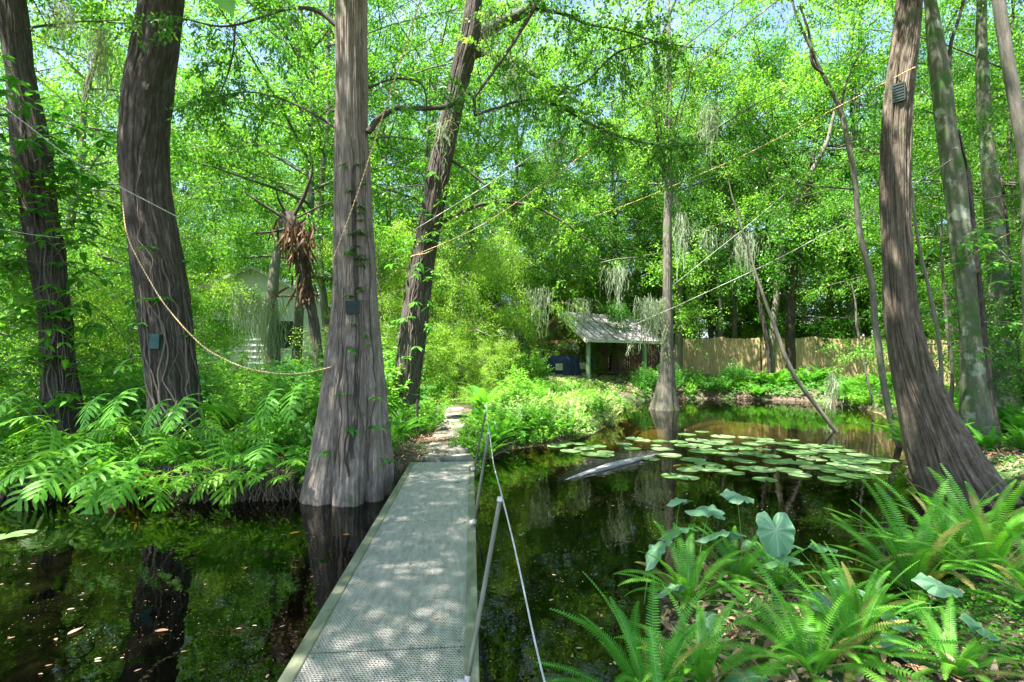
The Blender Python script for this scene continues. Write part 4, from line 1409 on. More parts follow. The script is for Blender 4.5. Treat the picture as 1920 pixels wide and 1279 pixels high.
def gen_shrub(seed, H, Rr, ns, nl, leaf, asp=0.4, mat='leaf_shrub', n=2, droop=0.3, up=0.6):
    rs = np.random.default_rng(seed)
    st, lf = MB(), MB()
    q = np.linspace(0, 1, 6)[:, None]
    for k in range(ns):
        a = rs.random() * 6.283
        rr = Rr * math.sqrt(rs.random())
        tip = np.array([math.cos(a) * rr, math.sin(a) * rr, H * (0.35 + 0.65 * rs.random()) * (1 - 0.4 * (rr / Rr) ** 2)])
        b0 = np.array([math.cos(a) * rr * 0.3, math.sin(a) * rr * 0.3, -0.05])
        mid = b0 * 0.5 + tip * 0.5 + [0, 0, H * 0.15]
        ln = (1 - q) ** 2 * b0 + 2 * q * (1 - q) * mid + q ** 2 * tip
        tube(st, ln, np.linspace(0.006, 0.002, 6), 4, cap=False)
        t = 0.25 + 0.75 * rs.random(nl)
        base = np.stack([np.interp(t * 5, np.arange(6), ln[:, j]) for j in range(3)], 1)
        th = rs.random(nl) * 6.283
        d = np.stack([np.cos(th), np.sin(th), rs.normal(size=nl) * 0.3 + up * 0.5], 1)
        blades(lf, base, d, rs.normal(size=(nl, 3)) * 0.35 + [0, 0, 1], leaf * (0.6 + 0.7 * rs.random(nl)), leaf * asp, n=n, prof=None if n > 2 else [0.1, 1, 0], droop=droop, fold=0.12, rnd=rs.random(nl))
    return st.mesh("stalk", M['stalk']), lf.mesh("foliage", M[mat])


def gen_strap(seed, nl, L, w, mat='leaf_shrub', e0=(50, 88), arch=0.5):
    rs = np.random.default_rng(seed)
    lf = MB()
    a = rs.random(nl) * 6.283
    el = np.radians(rs.uniform(*e0, nl))
    d = np.stack([np.cos(a) * np.cos(el), np.sin(a) * np.cos(el), np.sin(el)], 1)
    base = np.stack([np.cos(a), np.sin(a), 0 * a], 1) * 0.08 * rs.random((nl, 1))
    blades(lf, base, d, [0, 0, 1.0], L * rs.uniform(0.6, 1.1, nl), w, n=7, prof=[0.3, 0.75, 1, 1, 0.9, 0.7, 0.4, 0], droop=arch, fold=0.2, rnd=rs.random(nl))
    return (lf.mesh("foliage", M[mat]),)


def philo_leaf(lf, st, base, az, el, pet, blade, rs, pitch=-0.3, nlobe=8, rnd=0.5):
    """one deeply lobed leaf: arching stalk, midrib, and pairs of wavy lobes"""
    h = np.array([math.cos(az), math.sin(az), 0])
    bend = rs.normal() * 0.5
    q = np.linspace(0, 1, 9)[:, None]
    d0 = h * math.cos(el) + np.array([0, 0, 1.]) * math.sin(el)
    tip = base + d0 * pet * 0.8 + h * pet * 0.25
    ctrl = base + d0 * pet * 0.6
    ln = (1 - q) ** 2 * base + 2 * q * (1 - q) * ctrl + q ** 2 * tip
    tube(st, ln, np.linspace(0.011, 0.006, 9), 6, cap=False)
    m_ = 14
    s = np.linspace(0, 1, m_)
    elv = pitch - 0.5 * s
    hb = np.stack([np.cos(az + bend * s), np.sin(az + bend * s), 0 * s], 1)
    d = hb * np.cos(elv)[:, None] + np.array([0, 0, 1.])[None] * np.sin(elv)[:, None]
    mid = tip + np.concatenate([[[0, 0, 0]], np.cumsum(d[:-1] * blade / (m_ - 1), 0)])
    tube(st, mid, np.linspace(0.006, 0.0015, m_), 4, cap=False)
    side0 = norm(np.cross(h, [0, 0, 1.]))
    roll = rs.normal() * 0.5
    side0 = norm(side0 + np.array([0, 0, roll]))
    nr = norm(np.cross(side0[None].repeat(m_, 0), d))
    t = np.linspace(0.0, 0.96, nlobe)
    bs = np.stack([np.interp(t, s, mid[:, j]) for j in range(3)], 1)
    dd = np.stack([np.interp(t, s, d[:, j]) for j in range(3)], 1) + rs.normal(size=(nlobe, 3)) * 0.12
    nn = np.stack([np.interp(t, s, nr[:, j]) for j in range(3)], 1)
    Lp = blade * 0.52 * np.interp(t, [0, 0.15, 0.4, 0.8, 1], [0.75, 1.0, 0.95, 0.55, 0.3])
    fw = np.interp(t, [0, 0.1, 0.5, 1], [-0.75, 0.05, 0.55, 1.4])
    pr = [0.75, 0.62, 0.85, 0.8, 0.95, 0.6, 0.0]
    for sg in (-1, 1):
        ld = side0 * sg + dd * fw[:, None]
        blades(lf, bs, ld, nn, Lp * (0.75 + 0.45 * rs.random(nlobe)), blade * 0.088 * (0.8 + 0.4 * rs.random(nlobe)), n=6, prof=pr, droop=0.22 + 0.2 * rs.random(nlobe), fold=0.10, rnd=rnd)
    blades(lf, tip[None], d[4][None], nr[4][None], blade * 1.02, blade * 0.20, n=10, prof=[0.7, 1, .95, .9, .8, .7, .6, .5, .4, .3, 0], droop=0.20, fold=0.06, rnd=rnd)


def gen_philo(seed, nl, pet, blade, az=(180, 360), el=(10, 75), pitch=(-0.9, 0.5)):
    rs = np.random.default_rng(seed)
    st, lf = MB(), MB()
    for k in range(nl):
        a = R(az[0] + (az[1] - az[0]) * (k + rs.random()) / nl)
        philo_leaf(lf, st, np.array([0, 0, 0.0]) + rs.normal(size=3) * 0.03, a, R(rs.uniform(*el)), pet * (0.6 + 0.6 * rs.random()), blade * (0.75 + 0.4 * rs.random()), rs, rs.uniform(*pitch), rnd=rs.random())
    return st.mesh("stalk", M['stalk']), lf.mesh("foliage", M['philo'])


PL = {
    'fern_a': gen_fern(1, 30, 0.78, 44, 0.0105, 0.050, (22, 86), 1.25, n=3),
    'fern_b': gen_fern(2, 26, 0.62, 38, 0.0105, 0.045, (25, 86), 1.3, n=3),
    'fern_far': gen_fern(3, 22, 0.75, 24, 0.028, 0.09, (25, 80), 1.1, mat='fern2'),
    'fern_big': gen_fern(4, 18, 1.1, 26, 0.035, 0.16, (30, 80), 1.2, mat='fern2'),
    'shrub_a': gen_shrub(1, 0.9, 0.55, 34, 22, 0.12, 0.38),
    'shrub_b': gen_shrub(2, 0.6, 0.6, 34, 24, 0.09, 0.45),
    'shrub_c': gen_shrub(3, 1.5, 0.8, 60, 26, 0.13, 0.33),
    'shrub_p': gen_shrub(4, 0.7, 0.6, 36, 26, 0.09, 0.36, mat='leaf_pale'),
    'shrub_d': gen_shrub(5, 1.6, 1.0, 70, 26, 0.13, 0.4, mat='leaf_vine'),
    'strap': gen_strap(1, 34, 0.75, 0.05),
    'strap_p': gen_strap(2, 26, 0.8, 0.06, 'leaf_pale', (45, 88), 0.4),
    'philo_a': gen_philo(1, 13, 0.60, 0.60, (165, 375)),
    'philo_b': gen_philo(2, 9, 0.50, 0.55, (150, 380)),
    'philo_c': gen_philo(3, 9, 1.0, 0.5, (150, 390), (45, 88), (-0.8, 0.3)),
    'palm': gen_fern(6, 13, 1.9, 30, 0.030, 0.42, (35, 85), 1.4, mat='palm', n=3),
}
PNAMES = {'fern_a': 'sword_fern', 'fern_b': 'sword_fern', 'fern_far': 'fern', 'fern_big': 'fern', 'shrub_a': 'leafy_shrub', 'shrub_b': 'leafy_shrub', 'shrub_c': 'leafy_shrub', 'shrub_p': 'pale_shrub', 'shrub_d': 'leafy_shrub',
          'strap': 'strap_leaf_plant', 'strap_p': 'strap_leaf_plant', 'philo_a': 'lobed_leaf_plant', 'philo_b': 'lobed_leaf_plant', 'philo_c': 'lobed_leaf_plant', 'palm': 'palm'}
PCAT = {'sword_fern': 'fern', 'fern': 'fern', 'leafy_shrub': 'shrub', 'pale_shrub': 'shrub', 'strap_leaf_plant': 'plant', 'lobed_leaf_plant': 'plant', 'palm': 'palm'}


def plant(kind, x, y, label, sc=1.0, rz=None, group=None, dz=-0.02, tilt=0.0):
    nm = PNAMES[kind]
    z = max(gz(x, y), 0.0) + dz
    t_ = thing(nm, label, PCAT[nm], (x, y, z), random.uniform(0, 6.28) if rz is None else rz, sc * random.uniform(0.93, 1.07), group)
    if tilt:
        t_.rotation_euler.x = tilt
    for me in PL[kind]:
        link(me.name.split('.')[0], me, t_)
    return t_


# foreground ferns, each placed where its crown stands
for k, x, y, sc, rz, lab in (
        ('fern_a', 0.70, 2.60, 0.95, 0.3, "bright sword fern closest to the gangway, at the picture's bottom edge"),
        ('fern_b', 1.00, 2.72, 0.80, 1.0, "sword fern rising just beside the one nearest the gangway"),
        ('fern_a', 2.25, 3.35, 0.75, 2.2, "fern arching towards the open notch of water"),
        ('fern_a', 0.62, 2.15, 0.7, 5.1, "low fern cut by the bottom edge close to the rail cord"),
        ('fern_b', 2.0, 3.9, 0.7, 4.4, "little fern at the mound's tip beside the elephant ears"),
        ('fern_b', 1.62, 2.80, 1.00, 2.1, "tall sword fern standing behind the pinkish leaf litter"),
        ('fern_a', 1.95, 2.95, 0.85, 3.0, "arching sword fern beside the tall one on the litter mound"),
        ('fern_b', 1.28, 3.75, 0.95, 4.0, "sword fern under the elephant ear leaves at the water's edge"),
        ('fern_b', 1.72, 3.95, 0.80, 5.0, "small sword fern among the elephant ear stalks"),
        ('fern_a', 3.25, 4.15, 1.28, 0.5, "big bright sword fern fanning over the water before the curved cypress"),
        ('fern_a', 3.75, 4.05, 1.25, 1.9, "large sword fern at the edge under the close smooth trunk"),
        ('fern_a', 4.0, 4.7, 1.15, 2.6, "sword fern directly before the curved cypress's foot"),
        ('fern_b', 3.55, 3.45, 1.0, 3.3, "low sword fern beneath the large fern under the close smooth trunk"),
        ('fern_b', 2.35, 2.75, 0.7, 1.2, "small arching fern near the dark soil at the bottom edge"),
        ('fern_a', 4.6, 5.0, 1.1, 0.2, "sword fern on the litter slope touching the curved cypress's flare")):
    plant(k, x, y, lab, sc, rz)

# lobed-leaf plants on the bank of the dark trunks
for i, (k, x, y, sc, rz) in enumerate((
        ('philo_b', -3.0, 7.65, 0.8, 0.0), ('philo_b', -3.35, 7.15, 1.0, 0.2), ('philo_b', -4.35, 7.15, 1.05, -0.2), ('philo_b', -3.9, 7.1, 0.9, 0.5), ('philo_a', -5.0, 7.2, 1.1, 0.0), ('philo_b', -5.5, 7.6, 1.0, 0.3),
        ('philo_a', -5.9, 7.35, 1.15, -0.1), ('philo_b', -6.7, 7.4, 1.1, 0.1), ('philo_a', -7.4, 7.6, 1.1, 0.0), ('philo_a', -3.7, 8.0, 1.2, 0.4), ('philo_b', -5.0, 8.1, 1.3, -0.3), ('philo_a', -6.3, 8.2, 1.2, 0.2), ('philo_b', -7.3, 8.6, 1.2, 0.1))):
    labs_ = ["deeply lobed green plant beside the fluted cypress's flared base", "deeply lobed plant drooping over the roots by the water", "lobed-leaf plant hanging over the water below the thick dark trunk",
             "large lobed-leaf plant trailing its leaves down to the pond", "smaller lobed plant over the hanging pale roots", "lobed-leaf plant with spreading leaves between the two dark trunks", "big lobed-leaf plant on the bank below the vine-wrapped trunk",
             "lobed-leaf plant under the vine-wrapped trunk's leafy side", "lobed-leaf plant at the far end of the lobed row from the gangway", "upright lobed-leaf plant behind the bank, beside the thick dark trunk", "tall lobed-leaf plant just before the thick dark trunk",
             "lobed-leaf plant at the foot of the vine-wrapped trunk", "lobed-leaf plant half hidden behind the row's far end"]
    plant(k, x, y, labs_[i], sc, rz)

for x, y, lab in ((-4.6, 7.9, "long-stalked lobed plant rising before the thick dark trunk"), (-5.6, 8.0, "long-stalked lobed plant between the two dark trunks"), (-3.2, 8.2, "long-stalked lobed plant between the thick trunk and the fluted cypress"), (-7.0, 8.0, "long-stalked lobed plant reaching up the vine-wrapped trunk")):
    plant('philo_c', x, y, lab, 1.15, random.uniform(-0.3, 0.3))

# understory filled in by beds
def bed(kinds, n, region, label, group, seed, sc=(0.8, 1.2), mind=0.35, land=0.05):
    """scatter plants of one bed over a region of land"""
    rs = random.Random(seed)
    pts, tries = [], 0
    (x0, x1), (y0, y1) = region[:2]
    test = region[2] if len(region) > 2 else None
    while len(pts) < n and tries < 4000:
        tries += 1
        x, y = rs.uniform(x0, x1), rs.uniform(y0, y1)
        if test and not test(x, y):
            continue
        if any((x - a) ** 2 + (y - b) ** 2 < mind ** 2 for a, b in pts):
            continue
        if float(signed_dist(np.array([x]), np.array([y]))[0]) < land:
            continue
        pts.append((x, y))
    for x, y in pts:
        plant(rs.choice(kinds), x, y, label, rs.uniform(*sc), None, group)


def off_path(x, y):
    return not (-1.9 + 0.0 < x < -0.75 and y < 15.5)


bed(['shrub_a', 'shrub_b', 'fern_far', 'shrub_a'], 46, ((-8.5, -1.9), (8.3, 12.5), lambda x, y: off_path(x, y) and not (-4.6 < x < -1.9 and y < 8.0)), "leafy undergrowth plant on the bank of the dark trunks between the trunks", "undergrowth plants on the bank of the dark trunks", 1, (0.75, 1.15))
bed(['fern_far', 'shrub_b', 'shrub_a'], 26, ((-8.5, -2.7), (7.7, 8.6)), "low leafy plant at the edge of the dark trunks' bank", "low plants along the dark trunks' bank", 2, (0.5, 0.8), 0.3)
bed(['fern_far', 'shrub_b', 'fern_far'], 26, ((-0.75, 1.6), (8.9, 13.0), lambda x, y: off_path(x, y) and y > 9.3 + 0.6 * x), "lacy green fern clump on the bank beyond the gangway", "lacy ferns on the bank beyond the gangway", 3, (0.7, 0.95), 0.3, 0.0)
bed(['shrub_p', 'shrub_b', 'shrub_p', 'shrub_a'], 34, ((-0.4, 3.4), (11.5, 17.5)), "pale sunlit shrub on the spit between path and pond", "pale sunlit shrubs on the spit", 4, (0.7, 1.0), 0.4, 0.0)
bed(['strap', 'strap_p', 'shrub_b'], 26, ((0.5, 5.2), (16.5, 20.5)), "strap-leaved plant in the bed before the pavilion", "strap-leaved plants before the pavilion", 5, (0.7, 1.1), 0.45, 0.0)
bed(['shrub_a', 'shrub_c', 'shrub_b', 'fern_big'], 36, ((-4.5, 1.2), (13.0, 22.0), off_path), "bushy plant beyond the stepping stones", "bushy plants beyond the stepping stones", 6, (0.6, 0.95), 0.5)
bed(['shrub_c', 'shrub_d', 'fern_big', 'shrub_a'], 40, ((-15.0, -3.0), (12.0, 20.0)), "tall undergrowth shrub in the thicket behind the bank of the dark trunks", "tall shrubs behind the bank of the dark trunks", 7, (0.9, 1.5), 0.7)
bed(['shrub_c', 'shrub_d', 'shrub_c'], 16, ((-10.5, -3.0), (9.6, 12.0)), "tall bright shrub just behind the two dark trunks", "tall shrubs behind the dark trunks", 17, (0.8, 1.2), 0.6)
bed(['palm'], 9, ((-9.5, -3.4), (12.2, 17.5)), "feathery palm in the thicket before the white house", "feathery palms in the thicket behind the dark trunks", 8, (0.8, 1.15), 1.3)
bed(['shrub_d', 'shrub_a', 'shrub_d', 'strap'], 26, ((6.6, 11.8), (24.9, 26.6)), "dark leafy shrub on the far bank before the board fence", "shrubs on the far bank", 9, (0.6, 0.9), 0.5, 0.0)
bed(['strap', 'fern_big', 'shrub_a'], 28, ((11.0, 17.0), (19.0, 26.0), lambda x, y: y < 27.0 - 0.3 * (x - 11)), "strap-leaved plant along the far bank under the fence", "strap-leaved plants under the fence", 10, (0.7, 1.1), 0.5, 0.0)
bed(['fern_big', 'strap', 'shrub_a'], 34, ((8.8, 14.5), (11.0, 19.0)), "green plant between the fence and the thin saplings", "plants between the fence and saplings", 11, (0.6, 1.0), 0.5, 0.0)
bed(['fern_big', 'fern_far', 'shrub_b'], 30, ((6.6, 11.5), (7.6, 11.5), lambda x, y: not (x < 8.5 and y < 8.3)), "fern on the slope behind the curved cypress", "ferns behind the curved cypress", 12, (0.55, 0.85), 0.4, 0.1)
bed(['shrub_b', 'fern_far'], 16, ((2.0, 6.6), (21.6, 24.3)), "low plant on the bank just before the pavilion", "low plants at the pavilion's foot", 13, (0.4, 0.6), 0.4, 0.0)
bed(['fern_far', 'shrub_a'], 12, ((-1.0, -0.4), (8.6, 14.0)), "green plant leaning over the stepping stones", "plants leaning over the stepping stones", 14, (0.4, 0.6), 0.35, 0.0)
bed(['shrub_c', 'shrub_d'], 22, ((-4.0, 4.0), (22.5, 27.0), lambda x, y: x < 1.0 or y < 0), "tall shrub in the back garden beside the pavilion", "tall shrubs beside the pavilion", 15, (0.8, 1.2), 0.8)

# ---------------------------------------------------------------- elephant ears
def m_taro():
    m, t, out = new_mat("blue_green_heart_leaf")
    at = t.nodes.new("ShaderNodeAttribute")
    at.attribute_name = "rnd"
    oi = t.nodes.new("ShaderNodeObjectInfo")
    r = ramp(t, [(0.09, 0.24, 0.10), (0.14, 0.32, 0.17), (0.20, 0.38, 0.22)])
    t.links.new(oi.outputs['Random'], r.inputs[0])
    mx_ = t.nodes.new("ShaderNodeMix")
    mx_.data_type = 'RGBA'
    mx_.inputs[7].default_value = (0.33, 0.46, 0.30, 1)
    t.links.new(at.outputs['Fac'], mx_.inputs[0])
    t.links.new(r.outputs[0], mx_.inputs[6])
    p = t.nodes.new("ShaderNodeBsdfPrincipled")
    p.inputs['Roughness'].default_value = 0.42
    t.links.new(mx_.outputs[2], p.inputs['Base Color'])
    tr = t.nodes.new("ShaderNodeBsdfTranslucent")
    tr.inputs[0].default_value = (0.16, 0.40, 0.10, 1)
    ms = t.nodes.new("ShaderNodeMixShader")
    ms.inputs[0].default_value = 0.25
    t.links.new(p.outputs[0], ms.inputs[1])
    t.links.new(tr.outputs[0], ms.inputs[2])
    t.links.new(ms.outputs[0], out.inputs[0])
    return m


M['taro'] = m_taro()


def heart_leaf(seed, size=1.0):
    """heart-shaped blade with its tip along +X, sinus at -X, stalk joined at the origin; unit length"""
    rs = np.random.default_rng(seed)
    nA, nR = 72, 12
    th = np.linspace(-np.pi, np.pi, nA, endpoint=False)
    # outline radius from the stalk's joint
    k = np.abs(th)
    out_ = np.interp(k, [0, 0.12, 0.35, 0.7, 1.1, 1.6, 2.1, 2.5, 2.8, 3.0, 3.1, np.pi], [0.64, 0.60, 0.50, 0.42, 0.37, 0.35, 0.38, 0.42, 0.38, 0.24, 0.10, 0.05])
    out_ = out_ * (1 + 0.03 * np.sin(th * 7 + rs.random() * 6) + 0.02 * np.sin(th * 13 + 1))
    rr = np.linspace(0, 1, nR + 1)[1:]
    X = np.cos(th)[None] * out_[None] * rr[:, None]
    Y = np.sin(th)[None] * out_[None] * rr[:, None]
    veins = np.array([0, 0.55, -0.55, 1.15, -1.15, 1.8, -1.8, 2.55, -2.55])
    dv = np.min(np.abs(th[None, :, None] - veins[None, None, :]), -1)
    vein = np.clip(1 - dv * rr[:, None] * out_[None] / 0.014, 0, 1) * (rr[:, None] < 0.93)
    edge = (rr[:, None] > 0.96) * 0.6 * np.ones_like(X)
    Z = 0.05 * np.cos(th * 7)[None] * rr[:, None] ** 2 * 0.5 + 0.06 * np.abs(np.sin(th))[None] * rr[:, None] - 0.10 * rr[:, None] ** 2.2 * (0.4 + np.abs(np.cos(th))[None]) + 0.018 * np.sin(th * 11 + 2)[None] * rr[:, None] ** 3
    Z = Z - 0.012 * vein
    V = np.vstack([[[0, 0, 0]], np.stack([X, Y, Z], -1).reshape(-1, 3)])
    rn = np.concatenate([[1], np.maximum(vein, edge).ravel()])
    F4, F3 = [], []
    for i in range(nA):
        j = (i + 1) % nA
        F3.append([0, 1 + i, 1 + j])
        for r_ in range(nR - 1):
            F4.append([1 + r_ * nA + i, 1 + (r_ + 1) * nA + i, 1 + (r_ + 1) * nA + j, 1 + r_ * nA + j])
    mb = MB()
    mb.add(V, F4, 0, rn)
    n0 = mb.n
    mb.f.append((np.array(F3), 0))
    return mb.mesh("leaf", M['taro'])


HEARTS = [heart_leaf(s) for s in range(3)]


def ear(u, v, Z, size, az, pitch, roll, label, base=None, k=0):
    """an elephant ear: blade centre at the photo pixel, tip azimuth az, pitch down from level, and its stalk to the ground"""
    c = P(u, v, Z)
    bx, by = (c[0] + 0.10 * math.sin(k * 2.3), c[1] + 0.10 + 0.1 * math.cos(k * 1.7)) if base is None else base
    zb = gz(bx, by) - 0.05
    t_ = thing("elephant_ear", label, "plant", (bx, by, zb))
    rot = Matrix.Rotation(R(az), 4, 'Z') @ Matrix.Rotation(R(pitch), 4, 'Y') @ Matrix.Rotation(R(roll), 4, 'X')
    joint = Vector(c) - (rot @ Vector((0.10 * size, 0, 0)))
    lf = link("leaf", HEARTS[k % 3], t_)
    lf.matrix_local = Matrix.Translation(joint - Vector((bx, by, zb))) @ rot @ Matrix.Scale(size, 4)
    mb = MB()
    q = np.linspace(0, 1, 12)[:, None]
    e = np.array(joint - Vector((bx, by, zb)))
    b0 = np.zeros(3)
    mid = e * 0.5 + np.array([e[0] * -0.25, e[1] * -0.25, e[2] * 0.25])
    ln = (1 - q) ** 2 * b0 + 2 * q * (1 - q) * mid + q ** 2 * e
    tube(mb, ln, np.linspace(0.0065, 0.0035, 12), 8)
    mb.build("stalk", M['stalk'], t_)


for k, a in enumerate((
        (1272, 938, 4.9, 0.27, 200, 4, 8, "small elephant ear leaf held flat, set apart on the gangway side of the group"),
        (1386, 930, 4.9, 0.34, 20, 4, 14, "elephant ear leaf held highest over the water on its own stalk"),
        (1325, 957, 4.7, 0.34, 160, -2, -8, "thin edge-on elephant ear leaf below the two highest ones"),
        (1270, 994, 4.1, 0.33, 195, 8, 12, "broad pale elephant ear leaf beside the two tilted fern fronds"),
        (1350, 1000, 4.0, 0.37, 175, 8, 14, "widest flat elephant ear leaf, next to the upright heart-shaped one"),
        (1228, 1034, 3.9, 0.29, 215, 35, 20, "elephant ear leaf tipped downward on the gangway side of the group"),
        (1456, 1003, 3.7, 0.36, 262, 68, 0, "upright heart-shaped elephant ear leaf facing the gangway"),
        (1404, 1018, 4.3, 0.16, 200, 10, 5, "tiny elephant ear leaf tucked behind the upright heart-shaped one"),
        (1487, 1022, 4.2, 0.19, 10, 12, 5, "small elephant ear leaf just behind the upright heart-shaped one"),
        (1258, 1102, 3.5, 0.25, 190, 12, 18, "grey-green elephant ear leaf lying low over the litter mound"),
        (1465, 1050, 3.6, 0.27, 165, 12, 5, "yellow-green elephant ear leaf under the upright heart-shaped one"),
        (1590, 1098, 3.8, 0.25, 340, 8, 4, "elephant ear leaf standing alone over the open notch of water"),
        (1560, 1132, 3.3, 0.31, 350, 10, 8, "dark elephant ear leaf just above the orange floating leaf"),
        (1765, 1097, 3.3, 0.30, 10, 6, 14, "grey-green elephant ear leaf beneath the big fan-shaped fern"),
        (1848, 1180, 2.9, 0.26, 20, 25, 20, "folded elephant ear leaf over the dark soil in the lower corner by the big ferns"),
        (1695, 1168, 3.1, 0.24, 5, 12, 8, "dim elephant ear leaf beside the notch of open water"),
        (1690, 1218, 2.9, 0.22, 320, 25, 8, "small dark elephant ear leaf drooping over the twiggy soil"),
        (1545, 1026, 4.4, 0.24, 10, 4, 4, "flat elephant ear leaf close to the water beyond the upright one"),
        (1388, 1276, 2.5, 0.26, 200, 15, 15, "elephant ear leaf at the picture's bottom edge on the litter"),
        (1322, 1165, 3.1, 0.17, 230, 30, 10, "little elephant ear leaf sprouting from the pinkish litter"))):
    ear(*a, k=k)

# ---------------------------------------------------------------- lily pads
M['pad'] = leaf_mat("lily_pad_green", [(0.08, 0.17, 0.05), (0.14, 0.27, 0.085), (0.20, 0.34, 0.14), (0.26, 0.37, 0.17), (0.30, 0.34, 0.14)], 0.1, 0.42, 0.45)


def pad_mesh(seed):
    rs = np.random.default_rng(seed)
    nA, nR = 44, 4
    th = np.linspace(0.16, 2 * np.pi - 0.16, nA)
    V = [[0, 0, 0.004]]
    for r_ in range(1, nR + 1):
        f = r_ / nR
        w = 1 + 0.03 * np.sin(3 * th + seed) + 0.015 * np.sin(8 * th)
        rim = (0.004 + 0.012 * (np.sin(2 * th + seed * 2) > 0.6)) * (r_ == nR)
        V += np.stack([np.cos(th) * f * w, np.sin(th) * f * w, 0.004 + 0.006 * np.sin(5 * th + seed) * f + rim], 1).tolist()
    F = []
    for i in range(nA - 1):
        F.append([0, 1 + i, 2 + i, 2 + i])
        for r_ in range(nR - 1):
            a = 1 + r_ * nA + i
            F.append([a, a + nA, a + nA + 1, a + 1])
    mb = MB()
    tri = np.array([f[:3] for f in F if f[2] == f[3]])
    qd = np.array([f for f in F if f[2] != f[3]])
    mb.add(V, qd, 0, [0.0, 0.25, 0.5, 0.85][seed])
    mb.f.append((tri, 0))
    return mb.mesh("lily_pad", M['pad'])


PADS = [pad_mesh(s) for s in range(4)]
pad_px = [(1170, 833, 36), (1186, 842, 36), (1190, 823, 36), (1205, 827, 30), (1238, 829, 38), (1272, 829, 34), (1242, 843, 48), (1255, 855, 50), (1288, 816, 34), (1317, 811, 28), (1308, 826, 46), (1308, 837, 50),
          (1320, 847, 56), (1300, 864, 52), (1355, 820, 44), (1352, 828, 46), (1386, 841, 56), (1412, 833, 42), (1430, 825, 48), (1440, 831, 40), (1375, 862, 40), (1398, 866, 36), (1440, 857, 52), (1425, 882, 64), (1395, 880, 40),
          (1262, 893, 48), (1290, 882, 46), (1322, 880, 60), (1325, 872, 50), (1475, 834, 44), (1500, 837, 48), (1533, 837, 50), (1500, 849, 60), (1492, 868, 62), (1545, 847, 56), (1530, 862, 40), (1470, 845, 30), (1572, 858, 60),
          (1590, 867, 66), (1598, 880, 68), (1600, 893, 66), (1655, 863, 54), (1570, 872, 40), (1610, 855, 40), (1452, 870, 40), (1430, 843, 30), (1358, 843, 26), (1520, 878, 40), (1560, 885, 44),
          (1045, 838, 40), (1070, 846, 44), (1095, 842, 40), (1060, 832, 36), (1110, 853, 46), (1130, 855, 44), (1135, 848, 36), (1085, 833, 30), (1120, 838, 34), (40, 1003, 46), (6, 1010, 40), (1345, 874, 34), (1230, 836, 24), (1485, 826, 30),
          (1400, 822, 30), (1560, 838, 34), (1625, 876, 40), (1340, 832, 40), (1365, 852, 44), (1408, 852, 46), (1455, 868, 50), (1478, 882, 52), (1515, 858, 46), (1540, 878, 52), (1585, 846, 44), (1620, 866, 50), (1640, 884, 52), (1380, 888, 40), (1280, 836, 36), (1350, 883, 44), (1500, 893, 48), (1435, 900, 44), (1560, 900, 50), (1220, 862, 34), (1290, 898, 40)]
for i, (u, v, w) in enumerate(pad_px):
    c = G(u, v, 0.0)
    o = link("lily_pad", PADS[0 if u < 100 else i % 4])
    west = u < 100
    near_log = u < 1150
    o.location = (c[0], c[1], 0.005 + 0.004 * (i % 5))
    r_ = w / 2 / F_PX * c[1] * random.uniform(0.82, 1.05)
    o.scale = (r_, r_, r_)
    o.rotation_euler = (R(random.uniform(-.8, .8)), R(random.uniform(-.8, .8)), random.uniform(0, 6.28))
    if west:
        tag(o, "green lily pad alone on the dark water across from the lobed plants", "lily pad", "lily pads away from the raft")
    elif near_log:
        tag(o, "lily pad in the small patch under the overhanging leaves by the spit", "lily pad", "lily pads by the spit")
    else:
        tag(o, "round pale green lily pad in the large raft before the sandy shallows", "lily pad", "lily pads of the large raft")

# ---------------------------------------------------------------- litter on land and water
def flat_leaf(seed, curl=0.2):
    mb = MB()
    rs = np.random.default_rng(seed)
    blades(mb, [[-0.5, 0, 0.0]], [1, rs.normal() * 0.1, 0.0], [0, 0, 1], 1.0, 0.32 + 0.15 * rs.random(), n=6, droop=-curl, fold=0.12, rnd=rs.random())
    return mb.mesh("fallen_leaf", M['litterleaf'])


FL = [flat_leaf(s, 0.05) for s in range(5)]
M['float_or'] = leaf_mat("orange_leaf", [(0.55, 0.24, 0.03), (0.75, 0.42, 0.08)], 0.2)
rs = random.Random(5)
nfl = 0
while nfl < 170:
    u, v = rs.uniform(0, 1700), 940 + 330 * rs.random() ** 1.3 if rs.random() < 0.6 else rs.uniform(780, 960)
    if v < 935 and u < 1100:
        continue
    c = G(u, v, 0.0)
    if float(signed_dist(np.array([c[0]]), np.array([c[1]]))[0]) > -0.1:
        continue
    lx = c[0] - A0[0]
    if -1.15 < c[0] + 0.08 * (c[1] - 7.86) + 0.59 + 0.0 < 0.08 and c[1] < 8:
        continue
    o = link("floating_leaf", FL[nfl % 5])
    o.location = (c[0], c[1], 0.006)
    s_ = rs.uniform(0.018, 0.048) * (1.0 if c[1] < 8 else 1.6)
    o.scale = (s_, s_, s_)
    o.rotation_euler = (0, 0, rs.gauss(0.3, 0.7))
    west = c[0] < -0.8
    tag(o, "small tan leaf floating on the dark water before the lobed plants" if west else "small tan leaf floating on the mirror-like water on the lily-pad side", "leaf", "leaves afloat before the lobed plants" if west else "leaves afloat on the lily-pad side")
    nfl += 1
